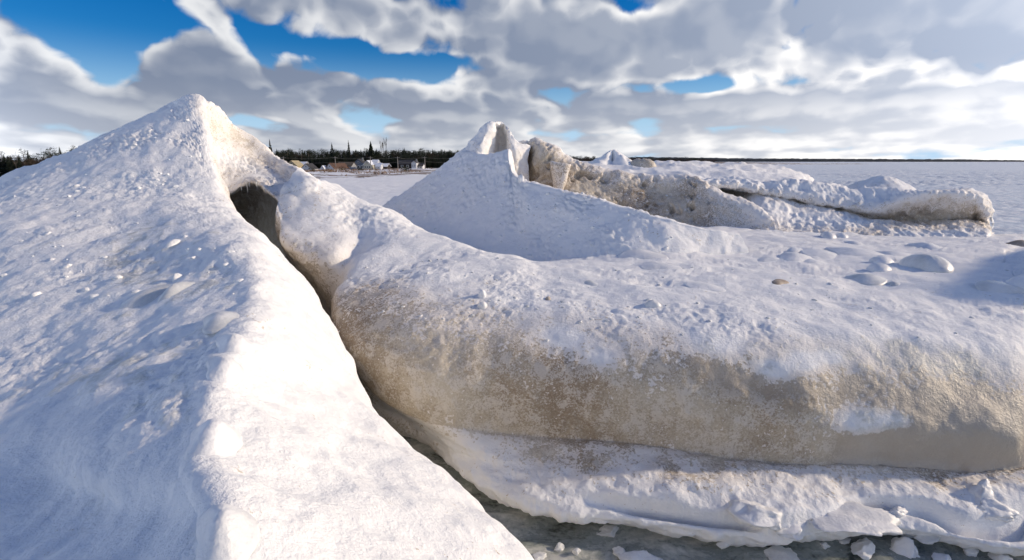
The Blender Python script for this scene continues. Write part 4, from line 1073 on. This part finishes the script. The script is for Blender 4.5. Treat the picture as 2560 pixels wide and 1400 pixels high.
for i, (u, v, w, h, lab, m, rz) in enumerate([
        (1814, 1354, 62, 26, 'beige rounded ice chunk below the dark gap', ICE, .2), (2168, 1362, 84, 42, 'large white floating chunk left of the middle', ICE_WHITE, .5), (2262, 1366, 96, 54, 'white floating chunk right of the large one', ICE_WHITE, -.4),
        (2062, 1362, 46, 18, 'small grey floating chunk left of the white pair', ICE, .3), (2110, 1350, 44, 14, 'thin grey floe between the ledge and the white pair', ICE, .1), (2432, 1372, 56, 50, 'upright chunk near the bottom right corner', ICE_WHITE, .8),
        (2498, 1386, 66, 34, 'chunk nearest the bottom right corner', ICE_WHITE, .2), (1400, 1368, 36, 26, 'knobbly sunlit chunk left in the slush', ICE, .4), (1440, 1378, 28, 22, 'small knobbly chunk right of the left one', ICE, 0),
        (1352, 1390, 46, 22, 'crumbly chunk touching the bank at the bottom edge', ICE, .3), (1525, 1323, 76, 30, 'grey blue ice slab half under the ledge', ICE, .5), (1546, 1375, 46, 28, 'sunlit rounded chunk in the middle of the slush', ICE, .1),
        (2330, 1335, 90, 20, 'flat pale floe under the ledge', ICE, .2), (2350, 1392, 60, 24, 'half sunk floe at the bottom edge', ICE_WHITE, .6), (1610, 1398, 120, 26, 'pale slush hump at the bottom edge centre', ICE, .1), (1960, 1392, 150, 26, 'wide pale slush hump at the bottom edge', ICE, .1)]):
    chunk(u, v, w, h, lab, m, 'ice_chunk', F_, 50 + i, .05, .75, rz, 0, 4, .12)

# spike and slab in the torn crater of the second volcano
chunk(1302, 446, 20, 34, 'tiny upright ice spike on the crater lip of the second volcano', ICE_WHITE, 'ice_spike', None, 91, .2, .6, 0, -.3, 3, .1, 'ice spike')
def slab():
    rows = []
    for dv, k in ((0, 0), (6, 1), (34, 1), (66, 1), (95, 1)):
        f = min(dv / 66, 1.2)
        l, r = 1377 + 8 * f, 1425 - 18 * f
        v0 = 404
        rows.append([C(l - 1, v0 + dv + 2, 19.0), C(l, v0 + dv, 18.25 - .1 * k), C((l + r) / 2, v0 + dv + 3, 18.05 - .1 * k), C(r, v0 + dv + 6, 18.1 - .1 * k), C(r + 3, v0 + dv + 6, 18.8)])
    rows.insert(0, [p + W(0, .5, -.03) for p in rows[0]])
    o = surface('ice_slab', rows, SNOW, rough_disp(.012, .02, .01, 7), {'dirt': [.15, .25, .42, .42, .45, .5]}, step=2.4)
    tag(o, 'upright pale ice slab standing before the brown crater wall', 'ice slab')
slab()
# icicles under the arch of the near crater
cw = [o for o in vol.children if o.name.startswith('crater_wall')][0]
ici = MB(); ici.tube((0, 0, 0), (0, 0, -1), .5, .05, 6); ici_me = ici.mesh('icicle'); ici_me.materials.append(ICE)
for k, (u, v, l) in enumerate([(603, 470, 12), (617, 463, 26), (623, 461, 12), (641, 459, 20), (646, 460, 9), (663, 474, 14)]):
    p = C(u, v - 4, 13.3 - .012 * (u - 600)); o = link('icicle', ici_me); o.location = p; o.scale = (.03, .03, l / FPX * 13)
    mount(o, cw)

def clods(name, label, polys, n, smin, smax, mat, seed, sub=2, flat=.6):
    R = random.Random(seed); base = [chunk_mesh('clod', seed + k, 6, sub, .2) for k in range(5)]
    data = []
    for me in base:
        co = np.zeros(len(me.vertices) * 3, np.float32); me.vertices.foreach_get('co', co)
        data.append((co.reshape(-1, 3), np.array([tuple(p.vertices) for p in me.polygons], np.int32)))
        bpy.data.meshes.remove(me)
    Vs, Fs, off = [], [], 0
    for _ in range(n):
        u0, v0, u1, v1, owner = R.choice(polys)
        r = hit(R.uniform(u0, u1), R.uniform(v0, v1))
        if r is None or not (r[3] == owner or r[3].parent == owner): continue
        co, f = R.choice(data); s = smin + (smax - smin) * R.random() ** 3
        a = R.random() * 6.28; c, q = math.cos(a), math.sin(a)
        M = np.array(((c, -q, 0), (q, c, 0), (0, 0, 1))) * s * np.array((R.uniform(.8, 1.25), 1, flat))[None]
        Vs.append(co @ M.T + np.array(r[0]) + np.array((0, 0, -s * .1))); Fs.append(f + off); off += len(co)
    V = np.concatenate(Vs); F = np.concatenate(Fs); nf = len(F)
    me = bpy.data.meshes.new(name); me.vertices.add(len(V)); me.vertices.foreach_set('co', V.astype(np.float32).ravel())
    me.loops.add(nf * 3); me.loops.foreach_set('vertex_index', F.ravel()); me.polygons.add(nf)
    me.polygons.foreach_set('loop_start', np.arange(0, nf * 3, 3, dtype=np.int32)); me.polygons.foreach_set('use_smooth', np.ones(nf, bool)); me.update(calc_edges=True)
    return tag(link(name, me, mat), label, 'snow clods', kind='stuff')
clods('snow_clods', 'loose snow clods strewn over the near volcano flank', [(0, 430, 520, 620, vol), (150, 300, 500, 480, vol), (0, 600, 600, 760, vol)], 170, .012, .08, SNOW, 301)
clods('snow_clods', 'loose snow clods strewn over the second volcano slope', [(950, 400, 1300, 600, vol2), (940, 500, 1100, 600, vol2), (1250, 480, 1680, 640, vol2)], 420, .015, .075, SNOW, 302)
clods('snow_clods', 'small ice crumbs scattered over the ridge and plateau snow', [(1100, 640, 2560, 860, ridge), (900, 640, 1500, 800, ridge)], 260, .008, .045, ICE, 303)
